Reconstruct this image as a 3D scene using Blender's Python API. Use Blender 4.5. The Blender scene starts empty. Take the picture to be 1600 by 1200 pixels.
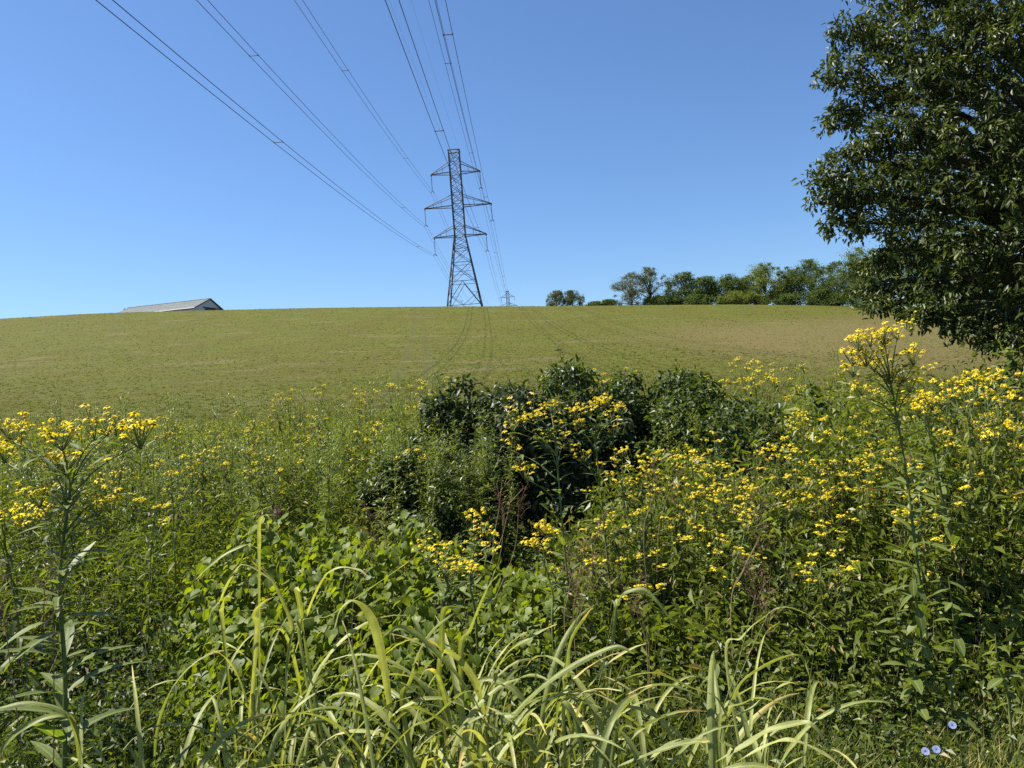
import bpy, math
import numpy as np
from mathutils import Matrix, Vector

rng = np.random.default_rng(11)
scene = bpy.context.scene
C = scene.collection
R = math.radians

# ------------------------------------------------------------------ camera
EYE, ROLL, F = 1.65, R(4.25), 1186.0            # eye height, camera roll, focal length in photograph pixels
cr, sr = math.cos(ROLL), math.sin(ROLL)
cam = bpy.data.cameras.new('camera')
cam_ob = bpy.data.objects.new('camera', cam)
C.objects.link(cam_ob)
cam.sensor_fit = 'HORIZONTAL'
cam.sensor_width = 36.0
cam.lens = 36.0 * F / 1600.0
cam.clip_start, cam.clip_end = 0.05, 6000
Rx, Ux, Bk = Vector((cr, 0, -sr)), Vector((sr, 0, cr)), Vector((0, -1, 0))
cam_ob.matrix_world = Matrix(((Rx.x, Ux.x, Bk.x, 0), (Rx.y, Ux.y, Bk.y, 0), (Rx.z, Ux.z, Bk.z, EYE), (0, 0, 0, 1)))
scene.camera = cam_ob

# ------------------------------------------------------------------ sky and sun
SUN_AZ, SUN_EL = R(-74), R(56)                  # azimuth from the view direction (+Y), left is negative
world = bpy.data.worlds.new('World')
scene.world = world
world.use_nodes = True
wn = world.node_tree.nodes
bg = wn['Background']
sky = wn.new('ShaderNodeTexSky')
sky.sky_type = 'NISHITA'
sky.sun_disc = False
sky.sun_elevation = SUN_EL
sky.sun_rotation = SUN_AZ                       # 0 is +Y, positive turns to +X
sky.air_density, sky.dust_density, sky.ozone_density, sky.altitude = 1.0, 0.3, 10.0, 0
world.node_tree.links.new(sky.outputs[0], bg.inputs[0])
bg.inputs[1].default_value = 0.065
sun = bpy.data.lights.new('sun', 'SUN')
sun.energy, sun.angle, sun.color = 5.0, R(0.53), (1.0, 0.95, 0.86)
sun_ob = bpy.data.objects.new('sun', sun)
C.objects.link(sun_ob)
sd = Vector((math.sin(SUN_AZ) * math.cos(SUN_EL), math.cos(SUN_AZ) * math.cos(SUN_EL), math.sin(SUN_EL)))
sun_ob.rotation_euler = sd.to_track_quat('Z', 'Y').to_euler()
vs = scene.view_settings
vs.view_transform, vs.look, vs.exposure, vs.gamma = 'Standard', 'None', 1.27, 1.0
vs.use_curve_mapping = False
scene.render.engine = 'CYCLES'
scene.cycles.use_denoising = False
scene.cycles.max_bounces = 6
scene.cycles.diffuse_bounces = 2
scene.cycles.transmission_bounces = 4
scene.cycles.transparent_max_bounces = 4
scene.cycles.sample_clamp_indirect = 3.0


# ------------------------------------------------------------------ helpers: places
def at(px, py, d):
    """Point of the place seen at photograph pixel (px, py), d metres ahead of the camera."""
    x, y = (px - 800.0) / F * d, (600.0 - py) / F * d
    return np.array([cr * x + sr * y, d, -sr * x + cr * y + EYE])


SKYLINE = [(-500, 512), (0, 498), (120, 491), (200, 488), (345, 484.5), (500, 481), (700, 479), (860, 478.5), (1000, 477), (1150, 476), (1300, 478), (1450, 481), (1700, 486), (2100, 492)]
_s = [at(a, b, 1.0) for a, b in SKYLINE]
SU = np.array([p[0] for p in _s])
SE = np.array([p[2] - EYE for p in _s])
YC = 185.0


def ground(x, y):
    x, y = np.asarray(x, float), np.asarray(y, float)
    yy = np.maximum(y, 0.01)
    u = np.clip(x / np.maximum(yy, 2.0), -0.95, 0.95)
    zc = EYE + YC * np.interp(u, SU, SE) + 0.42
    t = yy / YC
    a = zc * t ** 1.6
    b = zc + 0.05 * (yy - YC)
    k = 0.6
    m = np.minimum(a, b)
    z = m - k * np.log(np.exp(-(a - m) / k) + np.exp(-(b - m) / k)) * np.clip((yy - 60) / 60, 0, 1)
    return z + 0.02 * np.sin(x * 1.7 + 0.6 * y) * np.clip(1 - y / 40, 0, 1)


def gz(x, y):
    return float(ground(x, y))


def unit(a):
    a = np.asarray(a, float)
    return a / np.maximum(np.linalg.norm(a, axis=-1, keepdims=True), 1e-9)


def frames(d, up=(0, 0, 1)):
    """(N,3,3) with columns side, along d, normal."""
    d = unit(d)
    up = np.broadcast_to(np.asarray(up, float), d.shape)
    x = np.cross(d, up)
    bad = np.linalg.norm(x, axis=-1) < 1e-4
    x[bad] = (1, 0, 0)
    x = unit(x)
    z = np.cross(x, d)
    return np.stack([x, d, z], axis=-1)


def sph(az, el):
    return np.stack([np.cos(az) * np.cos(el), np.sin(az) * np.cos(el), np.sin(el)], -1)


# ------------------------------------------------------------------ helpers: meshes
class T:
    """A small template: vertices, faces, u (0 on the midrib, 1 on the edge)."""
    def __init__(s, v, f, u=None):
        s.v = np.array(v, float)
        s.q = np.array([x for x in f if len(x) == 4], int).reshape(-1, 4)
        s.t = np.array([x for x in f if len(x) == 3], int).reshape(-1, 3)
        s.u = np.zeros(len(s.v)) if u is None else np.array(u, float)


def leaf(K=3, w=0.3, droop=0.15, fold=0.08, prof=None, wave=0.0, fine=1):
    """Leaf of length 1 along +Y, normal +Z."""
    v, f, u = [], [], []
    for i in range(K + 1):
        s = i / K
        p = prof(s) if prof else (math.sin(math.pi * min(1, s * 0.93 + 0.05)) ** 0.8)
        hw = 0.5 * w * max(p, 0.02)
        z = -droop * s * s
        wz = wave * math.sin(s * 9)
        v += [(-hw, s, z + fold * hw * 2 + wz), (0, s, z), (hw, s, z + fold * hw * 2 - wz)]
        u += [1, 0, 1]
    for i in range(K):
        a = 3 * i
        f += [(a, a + 1, a + 4, a + 3), (a + 1, a + 2, a + 5, a + 4)]
    return T(v, f, u)


def diamond(w=0.45, droop=0.12, fold=0.1, at_=0.42):
    return T([(0, 0, 0), (-w / 2, at_, fold), (0, 1, -droop), (w / 2, at_, fold)], [(0, 2, 1), (0, 3, 2)], [0, 1, 0, 1])


def heart():
    v = [(0, 0, 0), (0, .5, .03), (0, 1, -.12)]
    L = [(-.24, -.13, .02), (-.47, .08, .07), (-.5, .34, .09), (-.36, .65, .05), (-.12, .9, -.06)]
    v += L + [(-a, b, c) for a, b, c in L]
    f = []
    for o, s in ((3, 1), (8, -1)):
        for t in [(0, o, o + 1), (0, o + 1, o + 2), (0, o + 2, 1), (1, o + 2, o + 3), (1, o + 3, o + 4), (1, o + 4, 2)]:
            f.append(t[::-1] if s > 0 else t)
    u = [0, 0, 0] + [1] * 10
    return T(v, f, u)


def leaf4(w=.38, droop=.2, fold=.05):
    """Leaf of two folded halves, four triangles."""
    h = w / 2
    return T([(0, 0, 0), (-h, .35, fold), (-h * .74, .72, fold * .4 - droop * .5), (0, 1, -droop), (h * .74, .72, fold * .4 - droop * .5), (h, .35, fold)], [(0, 3, 2, 1), (0, 5, 4, 3)], [0, 1, 1, 0, 1, 1])


class MB:
    def __init__(s):
        s.V, s.U, s.Q, s.Tt, s.n = [], [], [], [], 0
        s.qm, s.tm, s.qv, s.tv = [], [], [], []

    def inst(s, t, P, M, S, v=None, mat=0):
        P = np.atleast_2d(P)
        N = len(P)
        if N == 0:
            return
        S = np.asarray(S, float)
        S = np.broadcast_to(S[:, None] if S.ndim == 1 else S, (N, 3))
        v = rng.random(N) if v is None else np.broadcast_to(np.asarray(v, float), (N,))
        W = np.einsum('nij,nkj->nki', M, t.v[None] * S[:, None, :]) + P[:, None, :]
        k = len(t.v)
        off = s.n + np.arange(N) * k
        s.V.append(W.reshape(-1, 3))
        s.U.append(np.tile(t.u, N))
        for tf, out, mm, vv in ((t.q, s.Q, s.qm, s.qv), (t.t, s.Tt, s.tm, s.tv)):
            if len(tf):
                out.append((tf[None] + off[:, None, None]).reshape(-1, tf.shape[1]))
                mm.append(np.full(N * len(tf), mat))
                vv.append(np.repeat(v, len(tf)))
        s.n += N * k

    def raw(s, v, f, mat=0, vv=0.5, u=None):
        s.inst(T(v, f, u), np.zeros((1, 3)), np.eye(3)[None], np.ones(1), [vv], mat)

    def tube(s, path, r0, r1, sides=5, mat=0, v=0.5, cap=True):
        path = np.asarray(path, float)
        n = len(path)
        tan = unit(np.gradient(path, axis=0))
        ref = np.array([0.31, 0.95, 0.05]) if abs(unit(path[-1] - path[0])[2]) > 0.7 else np.array([0, 0, 1.0])
        x = unit(np.cross(tan, ref))
        y = np.cross(tan, x)
        rad = np.linspace(r0, r1, n)
        a = np.arange(sides) * 2 * math.pi / sides
        ring = path[:, None, :] + rad[:, None, None] * (np.cos(a)[None, :, None] * x[:, None, :] + np.sin(a)[None, :, None] * y[:, None, :])
        f = []
        for i in range(n - 1):
            for j in range(sides):
                j2 = (j + 1) % sides
                f.append((i * sides + j, i * sides + j2, (i + 1) * sides + j2, (i + 1) * sides + j))
        if cap and sides == 4:
            f.append((0, 3, 2, 1))
            e = (n - 1) * sides
            f.append((e, e + 1, e + 2, e + 3))
        s.raw(ring.reshape(-1, 3), f, mat, v)

    def bar(s, a, b, w, mat=0):
        s.tube([a, b], w * 0.707, w * 0.707, 4, mat)

    def box(s, lo, hi, mat=0):
        x0, y0, z0 = lo
        x1, y1, z1 = hi
        v = [(x0, y0, z0), (x1, y0, z0), (x1, y1, z0), (x0, y1, z0), (x0, y0, z1), (x1, y0, z1), (x1, y1, z1), (x0, y1, z1)]
        s.raw(v, [(0, 3, 2, 1), (4, 5, 6, 7), (0, 1, 5, 4), (1, 2, 6, 5), (2, 3, 7, 6), (3, 0, 4, 7)], mat)

    def mesh(s, name, mats, smooth=False):
        me = bpy.data.meshes.new(name)
        V = np.concatenate(s.V)
        me.vertices.add(len(V))
        me.vertices.foreach_set('co', V.astype(np.float32).ravel())
        parts, tot, mi, vv = [], [], [], []
        for arr, k, m, v in ((s.Q, 4, s.qm, s.qv), (s.Tt, 3, s.tm, s.tv)):
            if arr:
                a = np.concatenate(arr)
                parts.append(a.ravel())
                tot.append(np.full(len(a), k))
                mi.append(np.concatenate(m))
                vv.append(np.concatenate(v))
        loops = np.concatenate(parts)
        tot = np.concatenate(tot)
        me.loops.add(len(loops))
        me.loops.foreach_set('vertex_index', loops.astype(np.int32))
        me.polygons.add(len(tot))
        start = np.concatenate([[0], np.cumsum(tot)[:-1]])
        me.polygons.foreach_set('loop_start', start.astype(np.int32))
        me.polygons.foreach_set('material_index', np.concatenate(mi).astype(np.int32))
        if smooth:
            me.polygons.foreach_set('use_smooth', np.ones(len(tot), bool))
        else:
            me.polygons.foreach_set('use_smooth', np.zeros(len(tot), bool))
        for m in (mats if isinstance(mats, (list, tuple)) else [mats]):
            me.materials.append(m)
        me.update(calc_edges=True)
        at_ = me.attributes.new('v', 'FLOAT', 'FACE')
        at_.data.foreach_set('value', np.concatenate(vv).astype(np.float32))
        au = me.attributes.new('u', 'FLOAT', 'POINT')
        au.data.foreach_set('value', np.concatenate(s.U).astype(np.float32))
        return me

    def build(s, name, mats, parent=None, smooth=False):
        return link(name, s.mesh(name, mats, smooth), parent)


def link(name, data, parent=None, mat=None):
    o = bpy.data.objects.new(name, data)
    C.objects.link(o)
    if parent is not None:
        o.parent = parent
    if mat is not None:
        o.matrix_basis = mat
    return o


def tag(o, label=None, cat=None, group=None, kind=None):
    if label:
        o['label'] = label
    if cat:
        o['category'] = cat
    if group:
        o['group'] = group
    if kind:
        o['kind'] = kind
    return o


def empty(name, loc, label, cat, group=None):
    o = bpy.data.objects.new(name, None)
    C.objects.link(o)
    o.location = loc
    o.empty_display_size = 0.1
    return tag(o, label, cat, group)


def mat4(M, P, S):
    m = Matrix.Identity(4)
    S = (S, S, S) if np.isscalar(S) else S
    for i in range(3):
        for j in range(3):
            m[i][j] = float(M[i][j] * S[j])
        m[i][3] = float(P[i])
    return m


def bez(pts, n):
    """Catmull-Rom through the points."""
    p = np.asarray(pts, float)
    p = np.vstack([2 * p[0] - p[1], p, 2 * p[-1] - p[-2]])
    out = []
    for i in range(1, len(p) - 2):
        for t in np.linspace(0, 1, n, endpoint=False):
            a, b, c, d = p[i - 1:i + 3]
            out.append(0.5 * ((2 * b) + (c - a) * t + (2 * a - 5 * b + 4 * c - d) * t * t + (3 * b - a - 3 * c + d) * t ** 3))
    out.append(p[-2])
    return np.array(out)


# ------------------------------------------------------------------ helpers: materials
def newmat(name):
    m = bpy.data.materials.new(name)
    m.use_nodes = True
    nt = m.node_tree
    return m, nt, nt.nodes['Principled BSDF'], nt.nodes['Material Output']


def simple(name, col, rough=0.6, metal=0.0, spec=0.5, noise=0.0, scale=5.0, bump=0.0):
    m, nt, p, out = newmat(name)
    p.inputs['Base Color'].default_value = (*col, 1)
    p.inputs['Roughness'].default_value = rough
    p.inputs['Metallic'].default_value = metal
    p.inputs['Specular IOR Level'].default_value = spec
    if noise:
        tc = nt.nodes.new('ShaderNodeTexCoord')
        n = nt.nodes.new('ShaderNodeTexNoise')
        n.inputs['Scale'].default_value = scale
        n.inputs['Detail'].default_value = 6
        nt.links.new(tc.outputs['Object'], n.inputs['Vector'])
        r = nt.nodes.new('ShaderNodeValToRGB')
        r.color_ramp.elements[0].position = 0.3
        r.color_ramp.elements[1].position = 0.7
        r.color_ramp.elements[0].color = (*[c * (1 - noise) for c in col], 1)
        r.color_ramp.elements[1].color = (*[min(1, c * (1 + noise)) for c in col], 1)
        nt.links.new(n.outputs[0], r.inputs[0])
        nt.links.new(r.outputs[0], p.inputs['Base Color'])
        if bump:
            b = nt.nodes.new('ShaderNodeBump')
            b.inputs['Strength'].default_value = bump
            nt.links.new(n.outputs[0], b.inputs['Height'])
            nt.links.new(b.outputs[0], p.inputs['Normal'])
    return m


def leafmat(name, cols, pos=None, rough=0.5, spec=0.25, trans=0.42, rnd=0.3, rib=0.0, tcol=(1.5, 1.6, 0.5)):
    """cols: ramp over a per-leaf number; rnd: share of the per-object random number in it."""
    m, nt, p, out = newmat(name)
    N, Lk = nt.nodes, nt.links
    av = N.new('ShaderNodeAttribute')
    av.attribute_name = 'v'
    oi = N.new('ShaderNodeObjectInfo')
    m1 = N.new('ShaderNodeMath'); m1.operation = 'MULTIPLY'; m1.inputs[1].default_value = 1 - rnd
    Lk.new(av.outputs['Fac'], m1.inputs[0])
    m2 = N.new('ShaderNodeMath'); m2.operation = 'MULTIPLY_ADD'; m2.inputs[1].default_value = rnd
    Lk.new(oi.outputs['Random'], m2.inputs[0])
    Lk.new(m1.outputs[0], m2.inputs[2])
    r = N.new('ShaderNodeValToRGB')
    pos = pos or [i / (len(cols) - 1) for i in range(len(cols))]
    el = r.color_ramp.elements
    while len(el) < len(cols):
        el.new(0.5)
    for e, c, q in zip(el, cols, pos):
        e.position = q
        e.color = (*c, 1)
    Lk.new(m2.outputs[0], r.inputs[0])
    col = r.outputs[0]
    tc = N.new('ShaderNodeTexCoord')
    nz = N.new('ShaderNodeTexNoise')
    nz.inputs['Scale'].default_value = 35.0
    nz.inputs['Detail'].default_value = 3
    Lk.new(tc.outputs['Object'], nz.inputs['Vector'])
    mr = N.new('ShaderNodeMapRange')
    mr.inputs['From Min'].default_value = 0.3; mr.inputs['From Max'].default_value = 0.7
    mr.inputs['To Min'].default_value = 0.8; mr.inputs['To Max'].default_value = 1.2
    Lk.new(nz.outputs[0], mr.inputs['Value'])
    vm = N.new('ShaderNodeVectorMath'); vm.operation = 'SCALE'
    Lk.new(col, vm.inputs[0]); Lk.new(mr.outputs[0], vm.inputs['Scale'])
    col = vm.outputs[0]
    if rib:
        au = N.new('ShaderNodeAttribute'); au.attribute_name = 'u'
        rr = N.new('ShaderNodeMapRange')
        rr.inputs['From Min'].default_value = 0.0; rr.inputs['From Max'].default_value = 0.22
        rr.inputs['To Min'].default_value = rib; rr.inputs['To Max'].default_value = 0.0
        Lk.new(au.outputs['Fac'], rr.inputs['Value'])
        mx = N.new('ShaderNodeMixRGB')
        mx.inputs[2].default_value = (0.34, 0.38, 0.18, 1)
        Lk.new(rr.outputs[0], mx.inputs[0]); Lk.new(col, mx.inputs[1])
        col = mx.outputs[0]
    Lk.new(col, p.inputs['Base Color'])
    p.inputs['Roughness'].default_value = rough
    p.inputs['Specular IOR Level'].default_value = spec
    tb = N.new('ShaderNodeBsdfTranslucent')
    tm = N.new('ShaderNodeVectorMath'); tm.operation = 'MULTIPLY'; tm.inputs[1].default_value = tcol
    Lk.new(col, tm.inputs[0]); Lk.new(tm.outputs[0], tb.inputs[0])
    ms = N.new('ShaderNodeMixShader'); ms.inputs[0].default_value = trans
    Lk.new(p.outputs[0], ms.inputs[1]); Lk.new(tb.outputs[0], ms.inputs[2])
    Lk.new(ms.outputs[0], out.inputs[0])
    return m


G = {}
G['weed'] = leafmat('weed_leaf', [(.056, .074, .014), (.105, .124, .022), (.165, .180, .034), (.24, .19, .06)], [0, .45, .88, 1], rnd=.12, spec=.28, rough=.5)
G['under'] = leafmat('undergrowth_leaf', [(.036, .056, .013), (.080, .108, .022), (.140, .168, .036), (.21, .16, .07)], [0, .5, .93, 1], rnd=0, rough=.46, spec=.35, trans=.36)
G['fine'] = leafmat('narrow_leaf', [(.068, .090, .015), (.135, .164, .024), (.205, .228, .038), (.27, .20, .08)], [0, .5, .93, 1], rnd=0, rough=.46, spec=.35, trans=.38)
G['wing'] = leafmat('wingstem_leaf', [(.070, .095, .018), (.110, .142, .028), (.150, .180, .040)], rnd=.4, rib=.45, spec=.35)
G['vine'] = leafmat('vine_leaf', [(.048, .080, .010), (.105, .150, .014), (.200, .235, .018)], rnd=.5, rib=.25, trans=.5, rough=.5, spec=.25, tcol=(1.6, 1.5, .4))
G['bram'] = leafmat('bramble_leaf', [(.026, .040, .014), (.050, .068, .020), (.085, .104, .032), (.12, .09, .04)], [0, .5, .93, 1], rnd=0, rough=.45, spec=.35, trans=.28)
G['bush'] = leafmat('bush_leaf', [(.034, .054, .014), (.062, .088, .020), (.100, .130, .030)], rnd=0, rough=.45, spec=.35, trans=.35)
G['tree'] = leafmat('tree_leaf', [(.032, .045, .011), (.062, .081, .017), (.108, .126, .026), (.15, .15, .042)], [0, .5, .9, 1], rnd=0, rough=.46, spec=.32, trans=.26)
G['far_a'] = leafmat('far_foliage_green', [(.042, .064, .018), (.074, .106, .026), (.118, .152, .038)], rnd=.2, trans=.35)
G['far_b'] = leafmat('far_foliage_light', [(.075, .095, .024), (.125, .150, .034), (.18, .20, .045)], rnd=.2, trans=.4)
G['far_c'] = leafmat('far_foliage_grey', [(.060, .075, .038), (.095, .108, .052), (.135, .145, .072)], rnd=.2, trans=.3)
G['grass'] = leafmat('tall_grass_blade', [(.150, .178, .042), (.235, .262, .072), (.35, .36, .120), (.44, .31, .10)], [0, .5, .82, .95], rnd=.15, rib=.6, trans=.40, rough=.5, spec=.35, tcol=(1.35, 1.3, .5))
G['lawn'] = leafmat('field_grass_blade', [(.058, .067, .010), (.090, .099, .013), (.128, .134, .018), (.18, .142, .046)], [0, .35, .68, 1], rnd=0, trans=.45, rough=.6, spec=.2, tcol=(1.25, 1.3, .6))
G['road'] = leafmat('roadside_grass_blade', [(.07, .095, .02), (.13, .16, .035), (.20, .22, .06), (.40, .32, .15)], [0, .4, .7, 1], rnd=0, trans=.4, rough=.6, spec=.2)
G['tallw'] = leafmat('tall_weed_leaf', [(.080, .104, .018), (.160, .190, .028), (.245, .265, .042)], rnd=.45, rough=.4, spec=.5, trans=.4)
G['petal'] = leafmat('yellow_petal', [(.66, .50, .010), (.74, .60, .014), (.76, .66, .030)], rnd=.2, trans=.35, rough=.6, spec=.2, tcol=(1.15, 1.15, .8))
G['disc'] = simple('flower_centre', (.36, .23, .02), .8, noise=.4, scale=300)
G['stem'] = leafmat('green_stem', [(.075, .105, .025), (.12, .15, .040), (.16, .17, .06)], rnd=.4, trans=.05, rough=.55)
G['dry'] = leafmat('dry_stalk', [(.12, .085, .05), (.22, .16, .09), (.30, .24, .14)], rnd=.4, trans=.1, rough=.8, spec=.2)
G['seed'] = leafmat('reddish_seed', [(.13, .070, .05), (.22, .13, .085), (.32, .23, .15)], rnd=.3, trans=.3, rough=.8, spec=.2, tcol=(1.2, 1, .8))
G['purple'] = leafmat('purple_petal', [(.18, .04, .24), (.26, .07, .32)], rnd=.3, trans=.3)
G['blue'] = leafmat('chicory_petal', [(.30, .37, .72), (.42, .48, .80)], rnd=.3, trans=.3, rough=.6, tcol=(1, 1, 1))
G['bark'] = simple('bark', (.075, .058, .042), .9, noise=.5, scale=9, bump=.6, spec=.2)
G['steel'] = simple('weathered_galvanised_steel', (.085, .088, .095), .75, .1, spec=.3, noise=.25, scale=.8)
G['wire'] = simple('weathered_aluminium_wire', (.06, .062, .068), .55, .5)
G['insul'] = simple('brown_porcelain', (.10, .075, .07), .3)


# ================================================================== THE SETTING
def field_material():
    m, nt, p, out = newmat('mown_field')
    N, Lk = nt.nodes, nt.links
    tc = N.new('ShaderNodeTexCoord')

    def noise(scale, detail=6, rough=.6, sx=1, sy=1):
        mp = N.new('ShaderNodeMapping')
        mp.inputs['Scale'].default_value = (sx, sy, 1)
        Lk.new(tc.outputs['Object'], mp.inputs[0])
        n = N.new('ShaderNodeTexNoise')
        n.inputs['Scale'].default_value = scale
        n.inputs['Detail'].default_value = detail
        n.inputs['Roughness'].default_value = rough
        Lk.new(mp.outputs[0], n.inputs['Vector'])
        return n.outputs[0]

    def ramp(src, stops):
        r = N.new('ShaderNodeValToRGB')
        el = r.color_ramp.elements
        while len(el) < len(stops):
            el.new(.5)
        for e, (q, c) in zip(el, stops):
            e.position = q
            e.color = (*c, 1) if not np.isscalar(c) else (c, c, c, 1)
        Lk.new(src, r.inputs[0])
        return r.outputs[0]

    def mix(f, a, b, mode='MIX'):
        x = N.new('ShaderNodeMixRGB')
        x.blend_type = mode
        for s, i in ((f, 0), (a, 1), (b, 2)):
            if hasattr(s, 'links'):
                Lk.new(s, x.inputs[i])
            else:
                x.inputs[i].default_value = s if i == 0 else (*s, 1)
        return x.outputs[0]

    fine = ramp(noise(2.2, 10, .8, 1, .55), [(.30, (.040, .046, .008)), (.45, (.062, .070, .010)), (.58, (.082, .090, .012)), (.72, (.112, .108, .020))])
    fine = mix(ramp(noise(.45, 4, .6, .5, 1), [(.42, 0.), (.66, .55)]), fine, mix(1.0, fine, (1.3, 1.2, 1.1), 'MULTIPLY'))
    patch = ramp(noise(.07, 5, .6, 1, .6), [(.42, 0.), (.62, 1.)])
    green = mix(patch, fine, mix(1.0, fine, (1.0, .88, 1.0), 'MULTIPLY'))
    straw = ramp(noise(5.0, 8, .75), [(.34, (.060, .048, .019)), (.5, (.118, .094, .036)), (.66, (.18, .148, .062))])
    # the dry, freshly cut part of the field on the right, with a ragged border
    sep = N.new('ShaderNodeSeparateXYZ')
    Lk.new(tc.outputs['Object'], sep.inputs[0])

    def math_(op, a, b=None, c=None):
        x = N.new('ShaderNodeMath')
        x.operation = op
        for i, s in enumerate((a, b, c)):
            if s is None:
                continue
            if hasattr(s, 'links'):
                Lk.new(s, x.inputs[i])
            else:
                x.inputs[i].default_value = s
        return x.outputs[0]

    X, Y = sep.outputs[0], sep.outputs[1]
    edge = math_('ADD', math_('MULTIPLY', Y, -0.02), math_('MULTIPLY', math_('SUBTRACT', noise(.06, 4), .5), 26.0))
    sx = math_('SUBTRACT', math_('ADD', X, edge), 9.0)
    far = math_('SUBTRACT', math_('ADD', 112.0, math_('MULTIPLY', X, 0.62)), Y)
    mask = math_('MULTIPLY', math_('SMOOTH_MIN', math_('MULTIPLY', sx, .09), 1.0, .2), math_('SMOOTH_MIN', math_('MULTIPLY', far, .035), 1.0, .2))
    mk = N.new('ShaderNodeClamp')
    mm = math_('MULTIPLY', math_('MAXIMUM', math_('MULTIPLY', sx, .08), 0.0), 1.0)
    mm = math_('MULTIPLY', math_('MINIMUM', mm, 1.0), math_('MINIMUM', math_('MAXIMUM', math_('MULTIPLY', far, .03), 0.0), 1.0))
    Lk.new(math_('MULTIPLY', mm, .75), mk.inputs[0])
    col = mix(mk.outputs[0], green, straw)
    # wheel tracks pressed into the grass, running up to the tower
    for x0, k, s in ((-.2, -.108, .7), (-2.0, -.108, .6)):
        dx = math_('ABSOLUTE', math_('SUBTRACT', X, math_('ADD', math_('MULTIPLY', Y, k), x0)))
        dx = math_('ADD', dx, math_('MULTIPLY', math_('SUBTRACT', noise(.8, 3), .5), .5))
        t = math_('MULTIPLY', math_('MAXIMUM', math_('SUBTRACT', 1.0, math_('MULTIPLY', dx, 1.5)), 0.0), s)
        col = mix(t, col, (.062, .066, .018))
    # bare patches below the barn
    bare = ramp(noise(.16, 5, .65, .5, 1.2), [(.57, 0.), (.68, .7)])
    col = mix(bare, col, (.125, .10, .05))
    Lk.new(col, p.inputs['Base Color'])
    p.inputs['Roughness'].default_value = .95
    p.inputs['Specular IOR Level'].default_value = .1
    b = N.new('ShaderNodeBump')
    b.inputs['Strength'].default_value = 1.0
    b.inputs['Distance'].default_value = .12
    Lk.new(noise(5.0, 8, .8), b.inputs['Height'])
    Lk.new(b.outputs[0], p.inputs['Normal'])
    return m


ys = np.unique(np.concatenate([np.linspace(-40, 0, 9), np.linspace(0, 30, 61), np.geomspace(30, 170, 60), np.linspace(170, 215, 60), np.geomspace(215, 3500, 40)]))
cs = np.linspace(-1, 1, 141)
YY, CC = np.meshgrid(ys, cs, indexing='ij')
XX = CC * (22 + np.abs(YY) * 1.1)
ZZ = ground(XX, YY)
Vt = np.stack([XX, YY, ZZ], -1).reshape(-1, 3)
ni, nj = XX.shape
I, J = np.meshgrid(np.arange(ni - 1), np.arange(nj - 1), indexing='ij')
Fq = np.stack([I * nj + J, I * nj + J + 1, (I + 1) * nj + J + 1, (I + 1) * nj + J], -1).reshape(-1, 4)
g = MB()
g.raw(Vt, Fq.tolist())
tag(g.build('field', field_material(), smooth=True), 'gently rising mown hay field under the power line', kind='structure')


def in_straw(x, y):
    a = np.clip((x - .02 * y - 9 + 5 * np.sin(y * .13 + x * .2)) * .08, 0, 1)
    return a * np.clip((112 + .62 * x - y) * .03, 0, 1)


# short grass of the field in clumps: uncountable, one object
n = 44000
d = 13 * (192 / 13) ** rng.random(n)
px = rng.uniform(-150, 1750, n)
x = (px - 800) / F * d + d * .01
keep = rng.random(n) < np.clip((d - 12) / 10, .1, 1)
for x0_, k_ in ((-.2, -.108), (-2.0, -.108)):
    keep &= (np.abs(x - x0_ - k_ * d) > .4) | (rng.random(n) < .35)
x, d = x[keep], d[keep]
n = len(x)
NBL = 7
cs_ = rng.uniform(.5, 1.0, n) * (1 + d / 400)
cv_ = np.clip(.42 + .11 * rng.normal(0, 1, n) + .12 * np.sin(x * .35 + d * .2) * np.sin(d * .13), 0, .74)
pt_ = np.clip(np.sin(x * .11 + 1.2 * np.sin(d * .05)) * np.sin(d * .075 + .9 * np.sin(x * .07 + 2)) * 1.6 - .25, 0, 1)
st = rng.random(n) < np.maximum(in_straw(x, d) * .9, pt_ * .55)
cv_ = np.where(st, rng.uniform(.82, .98, n), cv_)
cs_ = np.where(st, cs_ * .7, cs_)
X_ = np.repeat(x, NBL) + rng.normal(0, .055, n * NBL) * np.repeat(cs_, NBL)
D_ = np.repeat(d, NBL) + rng.normal(0, .055, n * NBL) * np.repeat(cs_, NBL)
n2 = n * NBL
hgt = rng.uniform(.05, .125, n2) * np.repeat(cs_, NBL)
wd = rng.uniform(.018, .032, n2) * np.repeat(cs_, NBL) * (1 + D_ / 70)
dirs = sph(rng.uniform(0, 2 * math.pi, n2), rng.uniform(.35, 1.4, n2))
blade = T([(-.55, 0, 0), (.55, 0, 0), (0.1, 1, -.03)], [(0, 1, 2)])
g = MB()
g.inst(blade, np.stack([X_, D_, ground(X_, D_) - .01], -1), frames(dirs, sph(rng.uniform(0, 6.28, n2), np.zeros(n2))), np.stack([wd, hgt, hgt], -1), np.clip(np.repeat(cv_, NBL) + rng.normal(0, .07, n2), 0, 1))
tag(g.build('field_grass', G['lawn']), 'short yellow-green grass covering the whole hillside field', 'grass', kind='stuff')


# ================================================================== POWER LINE
T1 = np.array([-10.53, 196.0])
Z1 = gz(*T1)
TOP1 = EYE + 61.1
T2 = np.array([2.0, 727.0])
TOP2 = EYE + 89.0
LEVELS = [(5.7, 6.3, 2.7), (14.3, 8.6, 2.7), (22.0, 6.75, 2.6)]   # arm depth below the top, half width, brace rise
INS = 4.5


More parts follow.
